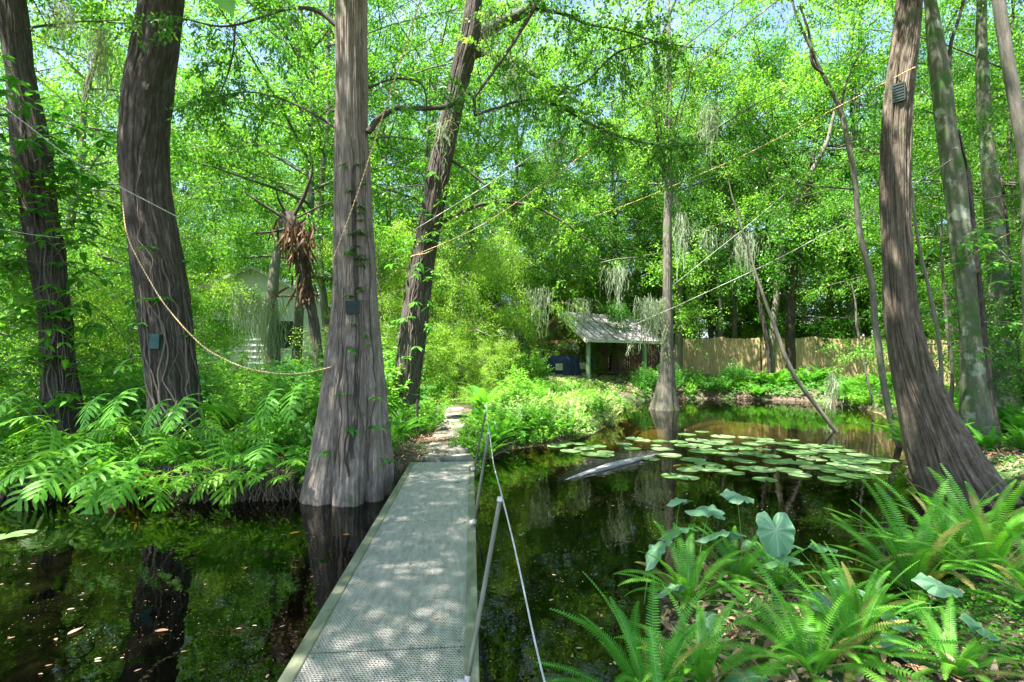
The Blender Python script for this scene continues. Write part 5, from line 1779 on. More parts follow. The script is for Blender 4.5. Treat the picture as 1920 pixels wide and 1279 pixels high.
for u, v, s_, rz, lab in ((553, 1001, 0.12, 0.3, "bright orange leaf floating below the lobed plants"), (649, 1004, 0.09, -0.2, "orange leaf floating close to the gangway rail"), (1562, 1146, 0.12, 0.2, "orange-yellow leaf floating in the notch of water"),
                          (1270, 874, 0.20, 0.5, "brown-orange leaf among the lily pads"), (303, 1185, 0.10, 0, "pale yellow leaf floating on the near dark water"), (142, 1185, 0.10, 1.2, "white broad leaf floating on the near dark water")):
    c = G(u, v, 0.0)
    mb = MB()
    blades(mb, [[-0.5, 0, 0.0]], [1, 0, 0.0], [0, 0, 1], 1.0, 0.4, n=6, droop=-0.06, fold=0.1, rnd=0.5)
    o = mb.build("floating_leaf", M['float_or'] if 'orange' in lab else M['litterleaf'])
    o.location = (c[0], c[1], 0.008)
    o.scale = (s_, s_, s_)
    o.rotation_euler = (0, 0, rz)
    tag(o, lab, "leaf")

for i, (lx, ly) in enumerate(((-0.7, -5.3), (-0.25, -4.75), (-0.35, -3.3), (-0.78, -2.1), (-0.6, -0.9), (-0.3, -0.4), (-0.5, -3.9), (-0.16, -2.4), (-0.82, -4.2), (-0.45, -1.7))):
    o = link("fallen_leaf", FL[i % 5])
    o.location = on_deck(lx, ly)
    s_ = 0.022 + 0.02 * rs.random()
    o.scale = (s_, s_, s_)
    o.rotation_euler = (0, 0, rs.random() * 6)
    tag(o, "tiny dry leaf lying on the perforated gangway deck", "leaf", "dry leaves on the gangway deck")

# specks on the water
n = 6500
u = rng.uniform(-50, 1750, n)
v = 770 + 560 * rng.random(n) ** 1.5
cc = np.array([G(a, b, 0.0) for a, b in zip(u, v)])
d = signed_dist(cc[:, 0], cc[:, 1])
xx = cc[:, 0] + 0.08 * (cc[:, 1] - 7.86) + 0.59
ok = (d < -0.03) & (fbm(np.stack([cc[:, 0] * 0.7, cc[:, 1] * 1.6, cc[:, 0] * 0], 1), 77, 3) > 0.05 - 0.5 * rng.random(n)) & ~((xx > -1.1) & (xx < 0.05) & (cc[:, 1] < 8))
cc = cc[ok]
mb = MB()
n = len(cc)
a = rng.random(n) * 6.28
cc[:, 2] = 0.003
leaf4(mb, cc, np.stack([np.cos(a), np.sin(a) * 0.6, 0 * a], 1), np.array([[0, 0, 1.0]]).repeat(n, 0), rng.uniform(0.004, 0.013, n) * np.clip(cc[:, 1] / 4, 1, 4), 0.0045 * np.clip(cc[:, 1] / 4, 1, 3))
tag(mb.build("floating_debris", M['litterleaf']), "fine pale specks of debris floating on the pond", "debris", kind="stuff")

# fallen leaves heaped on the near mound and beside the path
def litter(n, region, name, label, size=(0.04, 0.09), seed=0, lift=0.0, mat='litterleaf'):
    rs = np.random.default_rng(seed)
    (x0, x1), (y0, y1) = region
    x, y = rs.uniform(x0, x1, n), rs.uniform(y0, y1, n)
    ok = signed_dist(x, y) > 0.03
    x, y = x[ok], y[ok]
    z = ground_z(x, y) + 0.01 + rs.random(len(x)) * 0.035 + lift
    n = len(x)
    mb = MB()
    a = rs.random(n) * 6.283
    blades(mb, np.stack([x, y, z], 1), np.stack([np.cos(a), np.sin(a), rs.normal(size=n) * 0.25], 1), rs.normal(size=(n, 3)) * 0.35 + [0, 0, 1], rs.uniform(*size, n), rs.uniform(0.25, 0.5, n) * size[1] * 0.8, n=4, droop=rs.normal(size=n) * 0.4, fold=0.25)
    return tag(mb.build(name, M[mat]), label, "litter", kind="stuff")


litter(2600, ((0.4, 2.6), (1.9, 4.5)), "leaf_litter", "pinkish brown fallen leaves heaped on the near mound", (0.035, 0.10), 1)
litter(1800, ((2.4, 7.5), (2.0, 5.9)), "leaf_litter", "dark damp fallen leaves under the big ferns", (0.03, 0.08), 2)
litter(2400, ((-2.6, -0.7), (7.1, 12)), "leaf_litter", "brown bark and leaf mulch beside the stepping stones", (0.03, 0.07), 3)
litter(2500, ((6.2, 10), (6.5, 9.5)), "leaf_litter", "fallen leaves on the slope behind the curved cypress", (0.04, 0.09), 4)
litter(5000, ((-10, -2), (7, 12)), "leaf_litter", "fallen leaves on the bank of the dark trunks", (0.04, 0.09), 5)


# low green cover over the banks
def cover(n, region, label, size, seed, mat='leaf_shrub', h=0.12, test=None):
    rs = np.random.default_rng(seed)
    (x0, x1), (y0, y1) = region
    x, y = rs.uniform(x0, x1, n), rs.uniform(y0, y1, n)
    patch = fbm(np.stack([x * 0.8, y * 0.8, x * 0], 1), seed, 2)
    ok = (signed_dist(x, y) > 0.04) & (patch > -0.35)
    if test is not None:
        ok &= test(x, y)
    x, y = x[ok], y[ok]
    n = len(x)
    z = ground_z(x, y)
    k = 5
    X = np.repeat(x, k) + rs.normal(size=n * k) * 0.05
    Y = np.repeat(y, k) + rs.normal(size=n * k) * 0.05
    Z = np.repeat(z, k) + rs.random(n * k) * h
    a = rs.random(n * k) * 6.283
    mb = MB()
    blades(mb, np.stack([X, Y, Z], 1), np.stack([np.cos(a), np.sin(a), 0.2 + rs.random(n * k)], 1), rs.normal(size=(n * k, 3)) * 0.3 + [0, 0, 1], rs.uniform(*size, n * k), size[1] * 0.4, n=2, prof=[0.2, 1, 0], droop=0.4, fold=0.15)
    return tag(mb.build("ground_cover", M[mat]), label, "ground cover", kind="stuff")


cover(4200, ((-11, -2.0), (7.1, 14)), "low green leaves carpeting the dark trunks' bank", (0.05, 0.12), 1, test=lambda x, y: ~((x > -2.7) & (y < 9)))
cover(3200, ((-0.9, 4.5), (8.3, 19)), "low green leaves carpeting the spit beyond the gangway", (0.05, 0.12), 2, test=lambda x, y: (x > -0.7) | (y > 12))
cover(4000, ((-5, 8), (17, 30)), "low green leaves around the pavilion", (0.08, 0.16), 3, 'leaf_pale')
cover(4500, ((8, 22), (9, 28)), "low green leaves between the curved cypress and fence", (0.08, 0.16), 4)
cover(3500, ((-16, -4), (13, 30)), "low green leaves under the thicket behind the dark trunks", (0.08, 0.18), 5)
cover(2600, ((6, 16), (20, 26.5)), "dark low leaves along the far bank", (0.09, 0.2), 9, 'leaf_vine', 0.3)
cover(1400, ((2.3, 4.2), (2.0, 3.9)), "fine feathery weed over the dark soil in the lower corner by the big ferns", (0.02, 0.05), 6, 'fern2', 0.06)
cover(700, ((0.7, 2.8), (2.0, 4.3)), "small green sprouts on the near litter mound", (0.03, 0.07), 7, 'leaf_vine', 0.08)
cover(700, ((5.5, 9), (6.6, 9.5)), "small green sprouts behind the curved cypress", (0.04, 0.08), 8, 'leaf_vine', 0.1)

# ---------------------------------------------------------------- stepping stones, log, stump, roots
M['stone'] = simple_mat("mossy_paving_stone", (0.13, 0.13, 0.095), (0.30, 0.29, 0.25), 6, 0.85, bump=0.5)
M['moss_pad'] = simple_mat("green_moss", (0.06, 0.12, 0.015), (0.13, 0.22, 0.03), 14, 0.95, bump=0.8)


def stone(u, v, wpx, dpx, label, seed):
    c = G(u, v, 0.33)
    c2 = G(u, v - dpx / 2, 0.33)
    c3 = G(u, v + dpx / 2, 0.33)
    w = wpx / 2 / F_PX * c[1]
    dd = (c2[1] - c3[1]) / 2
    n = 22
    th = np.arange(n) / n * 2 * np.pi
    rs = np.random.default_rng(seed)
    ex = 0.45
    x = np.sign(np.cos(th)) * np.abs(np.cos(th)) ** ex * w * (1 + 0.05 * rs.normal(size=n))
    y = np.sign(np.sin(th)) * np.abs(np.sin(th)) ** ex * dd * (1 + 0.05 * rs.normal(size=n))
    top = 0.035
    V, F = [], []
    for sc, z in ((1.0, -0.06), (1.0, top - 0.012), (0.97, top - 0.002), (0.9, top), (0.5, top + 0.004)):
        V += np.stack([x * sc, y * sc, np.full(n, z) + 0.004 * rs.normal(size=n)], 1).tolist()
    for r_ in range(4):
        F += [[r_ * n + i, r_ * n + (i + 1) % n, (r_ + 1) * n + (i + 1) % n, (r_ + 1) * n + i] for i in range(n)]
    mb = MB()
    mb.add(V, F)
    mb.add(V[4 * n:] + [[0, 0, top + 0.005]], [[i, (i + 1) % n, n] for i in range(n)])
    o = mb.build("stepping_stone", M['stone'])
    o.location = (c[0], c[1], max(gz(c[0], c[1]), 0.27))
    o.rotation_euler = (0, 0, rs.normal() * 0.05)
    tag(o, label, "paving stone", "stones of the stepping path")


for i, a in enumerate(((838, 851, 92, 8, "stepping stone touching the gangway's end, mossy at the front"), (842, 836, 80, 15, "largest stepping stone, second from the gangway"), (846, 816, 66, 11, "third stepping stone from the gangway, worn brown"),
                       (846, 803, 50, 9, "pale fourth stepping stone of the path"), (848, 792, 40, 6, "fifth stepping stone, half in shade"), (850, 783, 34, 5, "sixth stepping stone under the leaning greenery"), (853, 775, 30, 4, "last stepping stone in view"))):
    stone(*a, seed=i)
mb = MB()
n = 900
x, y = rng.uniform(-1.6, -0.62, n), rng.uniform(7.95, 8.25, n)
leaf4(mb, np.stack([x, y, ground_z(x, y) + 0.01], 1), rng.normal(size=(n, 3)) * [1, 1, 0.3] + [0, 0, 1.2], rng.normal(size=(n, 3)), 0.03, 0.012)
tag(mb.build("moss_patch", M['moss_pad']), "green moss strip at the gangway's landing", "moss", kind="stuff")

# sunken log
M['log'] = bark_mat("bleached_log", [(0.16, 0.15, 0.14), (0.42, 0.40, 0.38), (0.7, 0.68, 0.65)], 22, 0.8, 0.7)
pts = np.array([G(1050, 907, -0.03), G(1100, 888, 0.0), G(1150, 873, 0.015), G(1200, 862, 0.0), G(1245, 851, -0.04)])
X, r, s = resample(pts, [0.012, 0.05, 0.062, 0.05, 0.015], 0.03)
mb = MB()
tube(mb, X, r, 60, rfun=bark_rfun(71, 0.022, 2.2, 0.8, knob=0.2))
tag(mb.build("sunken_log", M['log']), "bleached grey log lying half sunk beside the lily pads", "log")

# stump behind the fluted cypress
M['stump'] = bark_mat("grey_stump", [(0.09, 0.08, 0.055), (0.24, 0.22, 0.17), (0.42, 0.40, 0.33)], 9, 3, 0.8, moss=(0.08, 0.13, 0.03))
c = G(762, 812, 0.3)
mb = MB()
q = np.linspace(0, 1, 26)
tube(mb, np.stack([c[0] + 0.06 * np.sin(q * 3), c[1] + 0 * q, 0.15 + 0.45 * q], 1), 0.30 * np.sqrt(np.clip(1 - (q * 0.97) ** 2.6, 0.01, 1)) * (1 + 0.1 * np.cos(q * 6)), 50, rfun=bark_rfun(72, 0.05, 1.6, 2.2, knob=0.22))
tag(mb.build("stump", M['stump']), "knobby mossy grey stump behind the fluted cypress", "stump")
a_, b_ = G(782, 818, 0.3), G(782, 818, 0.3) + [0, 0, 0.75]
mb = MB()
tube(mb, [a_ - [0, 0, .2], (a_ + b_) / 2, b_], [0.03, 0.028, 0.026], 10)
tag(mb.build("wooden_stake", M['bark_branch']), "short wooden stake beside the knobby stump", "stake")

# roots hanging from the west bank into the water
def root_mass(x0, x1, n, label, seed, ylift=0.0):
    rs = np.random.default_rng(seed)
    mb = MB()
    for k in range(n):
        x = rs.uniform(x0, x1)
        # find the bank's edge at this x
        ys = np.linspace(6.4, 8.2, 60)
        d = signed_dist(np.full(60, x), ys)
        i = int(np.argmax(d > 0.04)) if (d > 0.04).any() else 30
        y = ys[i]
        p0 = np.array([x, y + 0.15 * rs.random(), 0.22 + 0.2 * rs.random()])
        q = np.linspace(0, 1, 8)[:, None]
        p2 = np.array([x + rs.normal() * 0.15, y - 0.10 - 0.18 * rs.random(), -0.08])
        p1 = np.array([x + rs.normal() * 0.1, y - 0.18 * rs.random() - 0.05, 0.25])
        ln = (1 - q) ** 2 * p0 + 2 * q * (1 - q) * p1 + q ** 2 * p2
        ln = ln + np.stack([vnoise(np.concatenate([q * 4, q * 0 + k, q * 0 + j], 1), seed + j) for j in range(3)], 1) * 0.025
        tube(mb, ln, rs.uniform(0.003, 0.012) * np.linspace(1.2, 0.7, 8), 5)
    tag(mb.build("root_mass", M['roots']), label, "roots", kind="stuff")


root_mass(-4.9, -3.0, 260, "tangle of pale roots hanging into the water by the fluted cypress", 3)
root_mass(-7.6, -4.9, 260, "tangle of thin brown roots along the bank of the dark trunks", 4)
root_mass(-2.0, -1.5, 30, "few roots between the fluted cypress and the gangway", 5)

# dying yellow leaf dipping into the water
t_ = thing("yellow_leaf_frond", "withered yellow-brown lobed leaf dipping into the pond", "leaf")
st, lf = MB(), MB()
c = P(240, 940, 6.65)
M['yellowleaf'] = leaf_mat("withered_yellow_leaf", [(0.40, 0.30, 0.04), (0.55, 0.42, 0.07)], 0.3)
M['brownleaf'] = leaf_mat("withered_brown_leaf", [(0.26, 0.17, 0.06), (0.34, 0.22, 0.08)], 0.2)
philo_leaf(lf, st, c + [0.35, 0.3, 0.25], math.pi + 0.45, 0.2, 0.30, 0.36, np.random.default_rng(3), -0.75, nlobe=6, rnd=0.5)
st.build("stalk", M['yellowleaf'], t_)
lf.build("blade", M['yellowleaf'], t_)
mb = MB()
c2 = P(222, 968, 6.45)
blades(mb, [c2 + [-0.2, 0, -0.06]], [1, 0.1, 0.25], [0, -0.7, 1], 0.42, 0.30, n=10, droop=0.35, fold=0.7, rnd=0.4)
mb.build("curled_tip", M['brownleaf'], t_)

# ---------------------------------------------------------------- fence
M['fence'] = simple_mat("fence_board_wood", (0.34, 0.25, 0.12), (0.58, 0.46, 0.26), 5, 0.8, bump=0.3, stretch=(6, 6, 0.6))
M['fence_dark'] = simple_mat("shaded_fence_wood", (0.09, 0.055, 0.03), (0.20, 0.13, 0.075), 5, 0.85, bump=0.3, stretch=(6, 6, 0.6))  # brown boards, with the shade behind the pavilion painted into the colour


def fence(pts, zt, label, mat, seed, base=0.0):
    rs = np.random.default_rng(seed)
    t_ = thing("board_fence", label, "fence", (pts[0][0], pts[0][1], 0))
    o = np.array([pts[0][0], pts[0][1], 0])
    mb, rl = MB(), MB()
    post = []
    for (x0, y0, za), (x1, y1, zb) in zip(pts[:-1], pts[1:]):
        L = math.hypot(x1 - x0, y1 - y0)
        nb = int(L / 0.145)
        dx, dy = (x1 - x0) / L, (y1 - y0) / L
        nxn, nyn = dy, -dx
        for k in range(nb):
            s0 = k * 0.145
            xc, yc = x0 + dx * s0, y0 + dy * s0
            f = s0 / L
            span = (s0 % 2.4) / 2.4
            top = za + (zb - za) * f + 0.13 * (1 - 4 * span * (1 - span)) - 0.05 + rs.normal() * 0.008
            bot = gz(xc, yc) - 0.05
            off = rs.normal() * 0.004
            w, th = 0.138, 0.018
            V = []
            for zz in (bot, top):
                for a_, b_ in ((0, 0), (w, 0), (w, th), (0, th)):
                    V.append([xc + dx * a_ + nxn * (b_ + off) - o[0], yc + dy * a_ + nyn * (b_ + off) - o[1], zz])
            mb.add(V, [[0, 1, 5, 4], [1, 2, 6, 5], [2, 3, 7, 6], [3, 0, 4, 7], [4, 5, 6, 7]], 0)
        for k in range(int(L / 2.4) + 1):
            xc, yc = x0 + dx * k * 2.4 - nxn * 0.07, y0 + dy * k * 2.4 - nyn * 0.07
            post.append((xc, yc, za + (zb - za) * min(k * 2.4 / L, 1)))
    mb.build("board_panel", M[mat], t_, smooth=False)
    for x, y, z in post:
        mb = MB()
        box(mb, x - 0.05 - o[0], x + 0.05 - o[0], y - 0.05 - o[1], y + 0.05 - o[1], gz(x, y) - 0.2, z + 0.05)
        mb.build("post", M[mat], t_, smooth=False)


fence([(10.0, 30.6, 3.22), (14.0, 28.3, 3.15), (17.6, 25.6, 3.02), (19.6, 21.0, 2.72), (20.6, 15.0, 2.5)], 0, "tan vertical-board fence with scalloped top behind the pond", 'fence', 1)
fence([(-1.0, 32.6, 3.0), (4.5, 32.2, 3.0), (9.9, 30.8, 3.0)], 0, "dark brown board fence in shade behind the pavilion", 'fence_dark', 2)

# ---------------------------------------------------------------- pavilion
M['roofmetal'] = simple_mat("pale_metal_roof", (0.24, 0.225, 0.23), (0.46, 0.44, 0.455), 3.5, 0.5, 0.2, bump=0.1, stretch=(1, 1, 1))
M['seam'] = simple_mat("dark_roof_seam", (0.07, 0.06, 0.05), (0.14, 0.12, 0.10), 9, 0.8)  # raised roof ribs, darker than the metal sheets
M['postgreen'] = simple_mat("weathered_green_paint", (0.10, 0.20, 0.13), (0.24, 0.34, 0.20), 6, 0.7, stretch=(1, 1, 0.4))
M['beam'] = simple_mat("warm_timber", (0.22, 0.12, 0.05), (0.38, 0.22, 0.10), 6, 0.7, stretch=(1, 1, 4))
M['beam_pale'] = simple_mat("pale_green_fascia", (0.34, 0.38, 0.28), (0.50, 0.53, 0.42), 6, 0.7)
pv = thing("pavilion", "open garden pavilion with pale metal gable roof on green posts", "pavilion", (3.74, 25.0, 0), R(30))
EW, ED, EH, RH = 4.9, 4.4, 3.03, 4.42      # length along the ridge, depth across, eave and ridge height
OV = 0.25


def lz(x, y):
    w = Matrix.Rotation(R(30), 3, 'Z') @ Vector((x, y, 0))
    return gz(3.74 + w.x, 25.0 + w.y)


for x, y in ((0.1, 0.1), (3.9, 0.1), (0.1, ED - 0.1), (3.9, ED - 0.1)):
    mb = MB()
    q = np.linspace(lz(x, y) - 0.2, EH - 0.08, 10)
    tube(mb, np.stack([x + 0 * q, y + 0 * q, q], 1), 0.12, 14)
    mb.build("post", M['postgreen'], pv)
for sgn in (0, 1):
    mb = MB()
    ye = -OV if sgn == 0 else ED + OV
    ym = ED / 2
    x0, x1 = -OV, EW
    sl_ = (RH - EH) / (ED / 2)
    ze = EH - OV * sl_
    th = 0.05
    V = [[x0, ye, ze], [x1, ye, ze], [x1, ym, RH], [x0, ym, RH], [x0, ye, ze + th], [x1, ye, ze + th], [x1, ym, RH + th], [x0, ym, RH + th]]
    mb.add(V, [[0, 1, 2, 3], [4, 5, 6, 7], [0, 1, 5, 4], [0, 3, 7, 4], [1, 2, 6, 5]])
    rf = mb.build("roof", M['roofmetal'], pv, smooth=False)
    mb = MB()
    for xs in np.arange(x0 + 0.03, x1, 0.61):
        zt = th + 0.028
        w = 0.035
        V = [[xs, ye, ze + th], [xs + w, ye, ze + th], [xs + w, ym, RH + th], [xs, ym, RH + th], [xs, ye, ze + zt], [xs + w, ye, ze + zt], [xs + w, ym, RH + zt], [xs, ym, RH + zt]]
        mb.add(V, [[4, 5, 6, 7], [0, 4, 7, 3], [1, 2, 6, 5], [0, 1, 5, 4]])
    mb.build("seam", M['seam'], rf, smooth=False)
mb = MB()
box(mb, -OV, EW, -OV - 0.04, -OV - 0.003, EH - OV * 0.63 - 0.10, EH - OV * 0.63 + 0.045)
mb.build("fascia", M['beam_pale'], pv, smooth=False)
mb = MB()
box(mb, -0.03, 0.09, -0.2, ED + 0.2, EH - 0.22, EH - 0.06)
mb.build("tie_beam", M['beam'], pv, smooth=False)
mb = MB()
box(mb, 0.1, EW - 0.2, 0.04, 0.14, EH - 0.23, EH - 0.10)
mb.build("eave_beam", M['beam_pale'], pv, smooth=False)
for s_ in (0, 1):
    mb = MB()
    y0, y1 = (-OV, ED / 2) if s_ == 0 else (ED / 2, ED + OV)
    z0, z1 = (EH - OV * 0.63, RH) if s_ == 0 else (RH, EH - OV * 0.63)
    V = [[-OV - 0.04, y0, z0 - 0.16], [-OV - 0.04, y1, z1 - 0.16], [-OV - 0.04, y1, z1 + 0.03], [-OV - 0.04, y0, z0 + 0.03],
         [-OV - 0.003, y0, z0 - 0.16], [-OV - 0.003, y1, z1 - 0.16], [-OV - 0.003, y1, z1 + 0.03], [-OV - 0.003, y0, z0 + 0.03]]
    mb.add(V, [[0, 1, 2, 3], [4, 5, 6, 7], [0, 1, 5, 4], [3, 2, 6, 7]])
    mb.build("barge_board", M['beam_pale'] if s_ == 0 else M['beam'], pv, smooth=False)

# covered table under it
M['navy'] = simple_mat("navy_cloth", (0.008, 0.018, 0.045), (0.018, 0.036, 0.08), 4, 0.8, bump=0.3)
tc_ = P(1047, 700, 26.6)
n, rows_ = 64, 9
th = np.arange(n) / n * 2 * np.pi
V = []
zt = tc_[2] + 0.78
for r_, z in zip([0.0, 0.5, 0.88, 0.97, 1.0, 1.03, 1.06, 1.09], [1.0, 0.99, 0.94, 0.86, 0.6, 0.35, 0.1, -0.35]):
    wave = 1 + (0.035 * np.sin(th * 9) + 0.02 * np.sin(th * 16 + 1)) * max(0, 1 - z)
    V += np.stack([np.cos(th) * 1.08 * r_ * wave, np.sin(th) * 0.85 * r_ * wave, np.full(n, z * 0.95)], 1).tolist()
F = [[r_ * n + i, r_ * n + (i + 1) % n, (r_ + 1) * n + (i + 1) % n, (r_ + 1) * n + i] for r_ in range(7) for i in range(n)]
mb = MB()
mb.add(V, F)
o = mb.build("covered_table", M['navy'])
o.location = (tc_[0], tc_[1], gz(tc_[0], tc_[1]) + 0.33)
o.scale = (1, 1, (2.14 - gz(tc_[0], tc_[1]) - 0.33) / 0.95)
tag(o, "round table under a navy blue cover inside the pavilion", "table")
M['seatpad'] = simple_mat("pale_olive_cushion", (0.26, 0.33, 0.17), (0.38, 0.44, 0.25), 8, 0.8)
M['seatpad2'] = simple_mat("pale_green_cushion", (0.16, 0.40, 0.24), (0.24, 0.50, 0.32), 8, 0.8)
for u, v, rz, mt, lab in ((1048, 688, 0.25, 'seatpad', "chair with a square olive back pad before the blue-covered table"), (1011, 678, 0.6, 'seatpad2', "chair with a tilted green back pad by the green corner post"), (1091, 686, -0.1, 'seatpad', "chair with an olive back pad between the table and the corner post")):
    c = P(u, v, 25.6 if u > 1020 else 25.9)
    if u > 1080:
        c = P(u, v, 26.6)
    t_ = thing("patio_chair", lab, "chair", (c[0], c[1], c[2] - 0.85), rz, group="patio chairs round the covered table")
    mb = MB()
    bevel_box(mb, -0.19, 0.19, -0.03, 0.03, 0.68, 1.02, 0.015)
    mb.build("back_pad", M[mt], t_)
    mb = MB()
    bevel_box(mb, -0.22, 0.22, 0.02, 0.46, 0.42, 0.47, 0.015)
    mb.build("seat", M[mt], t_)
    for x in (-0.2, 0.2):
        for y in (0.03, 0.44):
            mb = MB()
            tube(mb, [[x, y, -0.1], [x, y, 0.3], [x, y + (0 if y > 0.2 else -0.03), 0.43 if y > 0.2 else 0.9]], 0.014, 8)
            mb.build("leg", M['bark_branch'], t_)
# hanging planter
c = P(1055, 655, 26.2)
t_ = thing("hanging_planter", "hanging basket of yellow-green ferns above the blue-covered table", "planter", tuple(c))
mb = MB()
q = np.linspace(0, 1, 8)
tube(mb, np.stack([0 * q, 0 * q, -0.22 + 0.2 * q], 1), 0.10 + 0.12 * q ** 0.6, 20)
mb.build("basket", M['bark_brown'], t_)
mb = MB()
for a in (0, 2.1, 4.2):
    tube(mb, [[0.2 * math.cos(a), 0.2 * math.sin(a), -0.02], [0, 0, 0.62]], 0.006, 5)
tube(mb, [[0, 0, 0.62], [0, 0, 0.95]], 0.006, 5)
mb.build("chain", M['bark_branch'], t_)
f = gen_shrub(31, 0.42, 0.42, 60, 26, 0.13, 0.36, 'leaf_pale', 3, 0.6)
link("foliage", f[1], t_)

# ---------------------------------------------------------------- houses glimpsed through the leaves
M['whitewall'] = simple_mat("white_siding", (0.66, 0.68, 0.66), (0.76, 0.78, 0.76), 3, 0.7)
M['greenwall'] = simple_mat("pale_green_siding", (0.50, 0.56, 0.44), (0.58, 0.64, 0.50), 3, 0.7)
M['shingle'] = simple_mat("light_shingles", (0.42, 0.42, 0.44), (0.58, 0.58, 0.60), 10, 0.8)
M['darkglass'] = simple_mat("dark_window_glass", (0.03, 0.035, 0.04), None, 3, 0.15)


def house(label, x, y, z0, w, d, h, rh, rz, wall, roofm, wins=()):
    t_ = thing("house", label, "house", (x, y, z0), rz)
    mb = MB()
    V = [[0, 0, 0], [w, 0, 0], [w, d, 0], [0, d, 0], [0, 0, h], [w, 0, h], [w, d, h], [0, d, h]]
    mb.add(V, [[0, 1, 5, 4], [1, 2, 6, 5], [2, 3, 7, 6], [3, 0, 4, 7]])
    mb.add([[0, 0, h], [w, 0, h], [w / 2, 0, h + rh], [0, d, h], [w, d, h], [w / 2, d, h + rh]], [[0, 1, 2], [3, 4, 5]])
    # lap siding shadow lines as real strips
    for zz in np.arange(0.3, h, 0.3):
        box(mb, -0.02, w + 0.02, -0.025, -0.002, zz, zz + 0.035)
    mb.build("wall", M[wall], t_, smooth=False)
    mb = MB()
    o_ = 0.4
    for sg in (0, 1):
        xa, xb = (-o_, w / 2) if sg == 0 else (w + o_, w / 2)
        za = h - o_ * rh / (w / 2)
        V = [[xa, -o_, za + .003], [xa, d + o_, za + .003], [xb, d + o_, h + rh + .003], [xb, -o_, h + rh + .003], [xa, -o_, za + 0.15], [xa, d + o_, za + 0.15], [xb, d + o_, h + rh + 0.15], [xb, -o_, h + rh + 0.15]]
        mb.add(V, [[0, 1, 2, 3], [4, 5, 6, 7], [0, 3, 7, 4], [0, 1, 5, 4], [1, 2, 6, 5]])
    mb.build("roof", M[roofm], t_, smooth=False)
    for (a, b, c_, d_) in wins:
        mb = MB()
        for x0, x1, z0_, z1_ in ((a - .08, b + .08, c_ - .08, c_), (a - .08, b + .08, d_, d_ + .08), (a - .08, a, c_, d_), (b, b + .08, c_, d_)):
            box(mb, x0, x1, -0.06, -0.002, z0_, z1_)
        f_ = mb.build("window", M['whitewall'], t_, smooth=False)
        mb = MB()
        box(mb, a, b, -0.04, -0.01, c_, d_)
        mb.build("pane", M['darkglass'], f_, smooth=False)


house("white two-storey house half hidden behind the hanging moss", -16.6, 24.8, 0.5, 7.0, 6, 4.3, 1.7, R(14), 'whitewall', 'shingle', ((1.5, 2.5, 2.0, 3.4), (4.5, 5.5, 2.0, 3.4)))
house("small pale-roofed shed glimpsed through the weeping leaves", -6.6, 33.0, 0.8, 5.5, 4.5, 2.6, 1.6, R(80), 'whitewall', 'shingle')
house("low grey-green house beyond the board fence", 23.5, 35.0, 0.8, 9, 7, 2.8, 1.3, R(75), 'greenwall', 'shingle', ((2, 3.2, 1.0, 2.1),))
house("pale sided house beyond the fence behind the broad mossy trunk", 24.2, 22.0, 0.6, 6, 7, 4.6, 2.0, R(-60), 'whitewall', 'shingle', ((2, 3.2, 1.4, 2.6),))

# ---------------------------------------------------------------- plaques on trunks
M['plaque'] = simple_mat("dark_green_plastic", (0.007, 0.022, 0.018), (0.012, 0.036, 0.03), 6, 0.6)
M['plaque2'] = simple_mat("teal_plastic", (0.015, 0.07, 0.065), (0.025, 0.10, 0.09), 6, 0.5)
for tk, z, th_, mt, w, h_, lab in (('3', None, -1.54, 'plaque', 0.09, 0.085, "dark green box fixed to the fluted cypress"), ('2', 'b', -1.55, 'plaque2', 0.07, 0.12, "teal box half hidden by vines on the thick dark trunk"), ('6', 'c', -1.35, 'plaque', 0.075, 0.13, "dark box high on the curved cypress by the rope")):
    u, v, Z = {'3': (655, 574, 6.6), '2': (291, 640, 8.2), '6': (1696, 162, 6.7)}[tk]
    c = P(u, v, Z)
    p_, d = T[tk].surf(c[2], th_, 1.0)
    p_ = np.array([c[0], p_[1] + 0.02, c[2]]) if True else p_
    p_, d = T[tk].surf(c[2], -1.57, 1.0)
    off = c[0] - p_[0]
    i = T[tk].at_z(c[2])
    rr = T[tk].r[i]
    off = max(-0.75 * rr, min(0.75 * rr, c[0] - T[tk].p[i][0]))
    p_ = np.array([T[tk].p[i][0] + off, T[tk].p[i][1] - math.sqrt(rr * rr - off * off) - 0.045, c[2]])
    t_ = thing("trunk_box", lab, "box", tuple(p_), math.asin(off / rr) if rr else 0)
    mb = MB()
    bevel_box(mb, -w, w, 0, 0.09, -h_, h_, 0.012)
    mb.build("case", M[mt], t_, smooth=False)
    mb = MB()
    for zz in np.arange(-h_ + 0.03, h_ - 0.02, 0.04):
        box(mb, -w + 0.012, w - 0.012, -0.006, 0.0005, zz, zz + 0.02)
    mb.build("louvre", M[mt], t_, smooth=False)

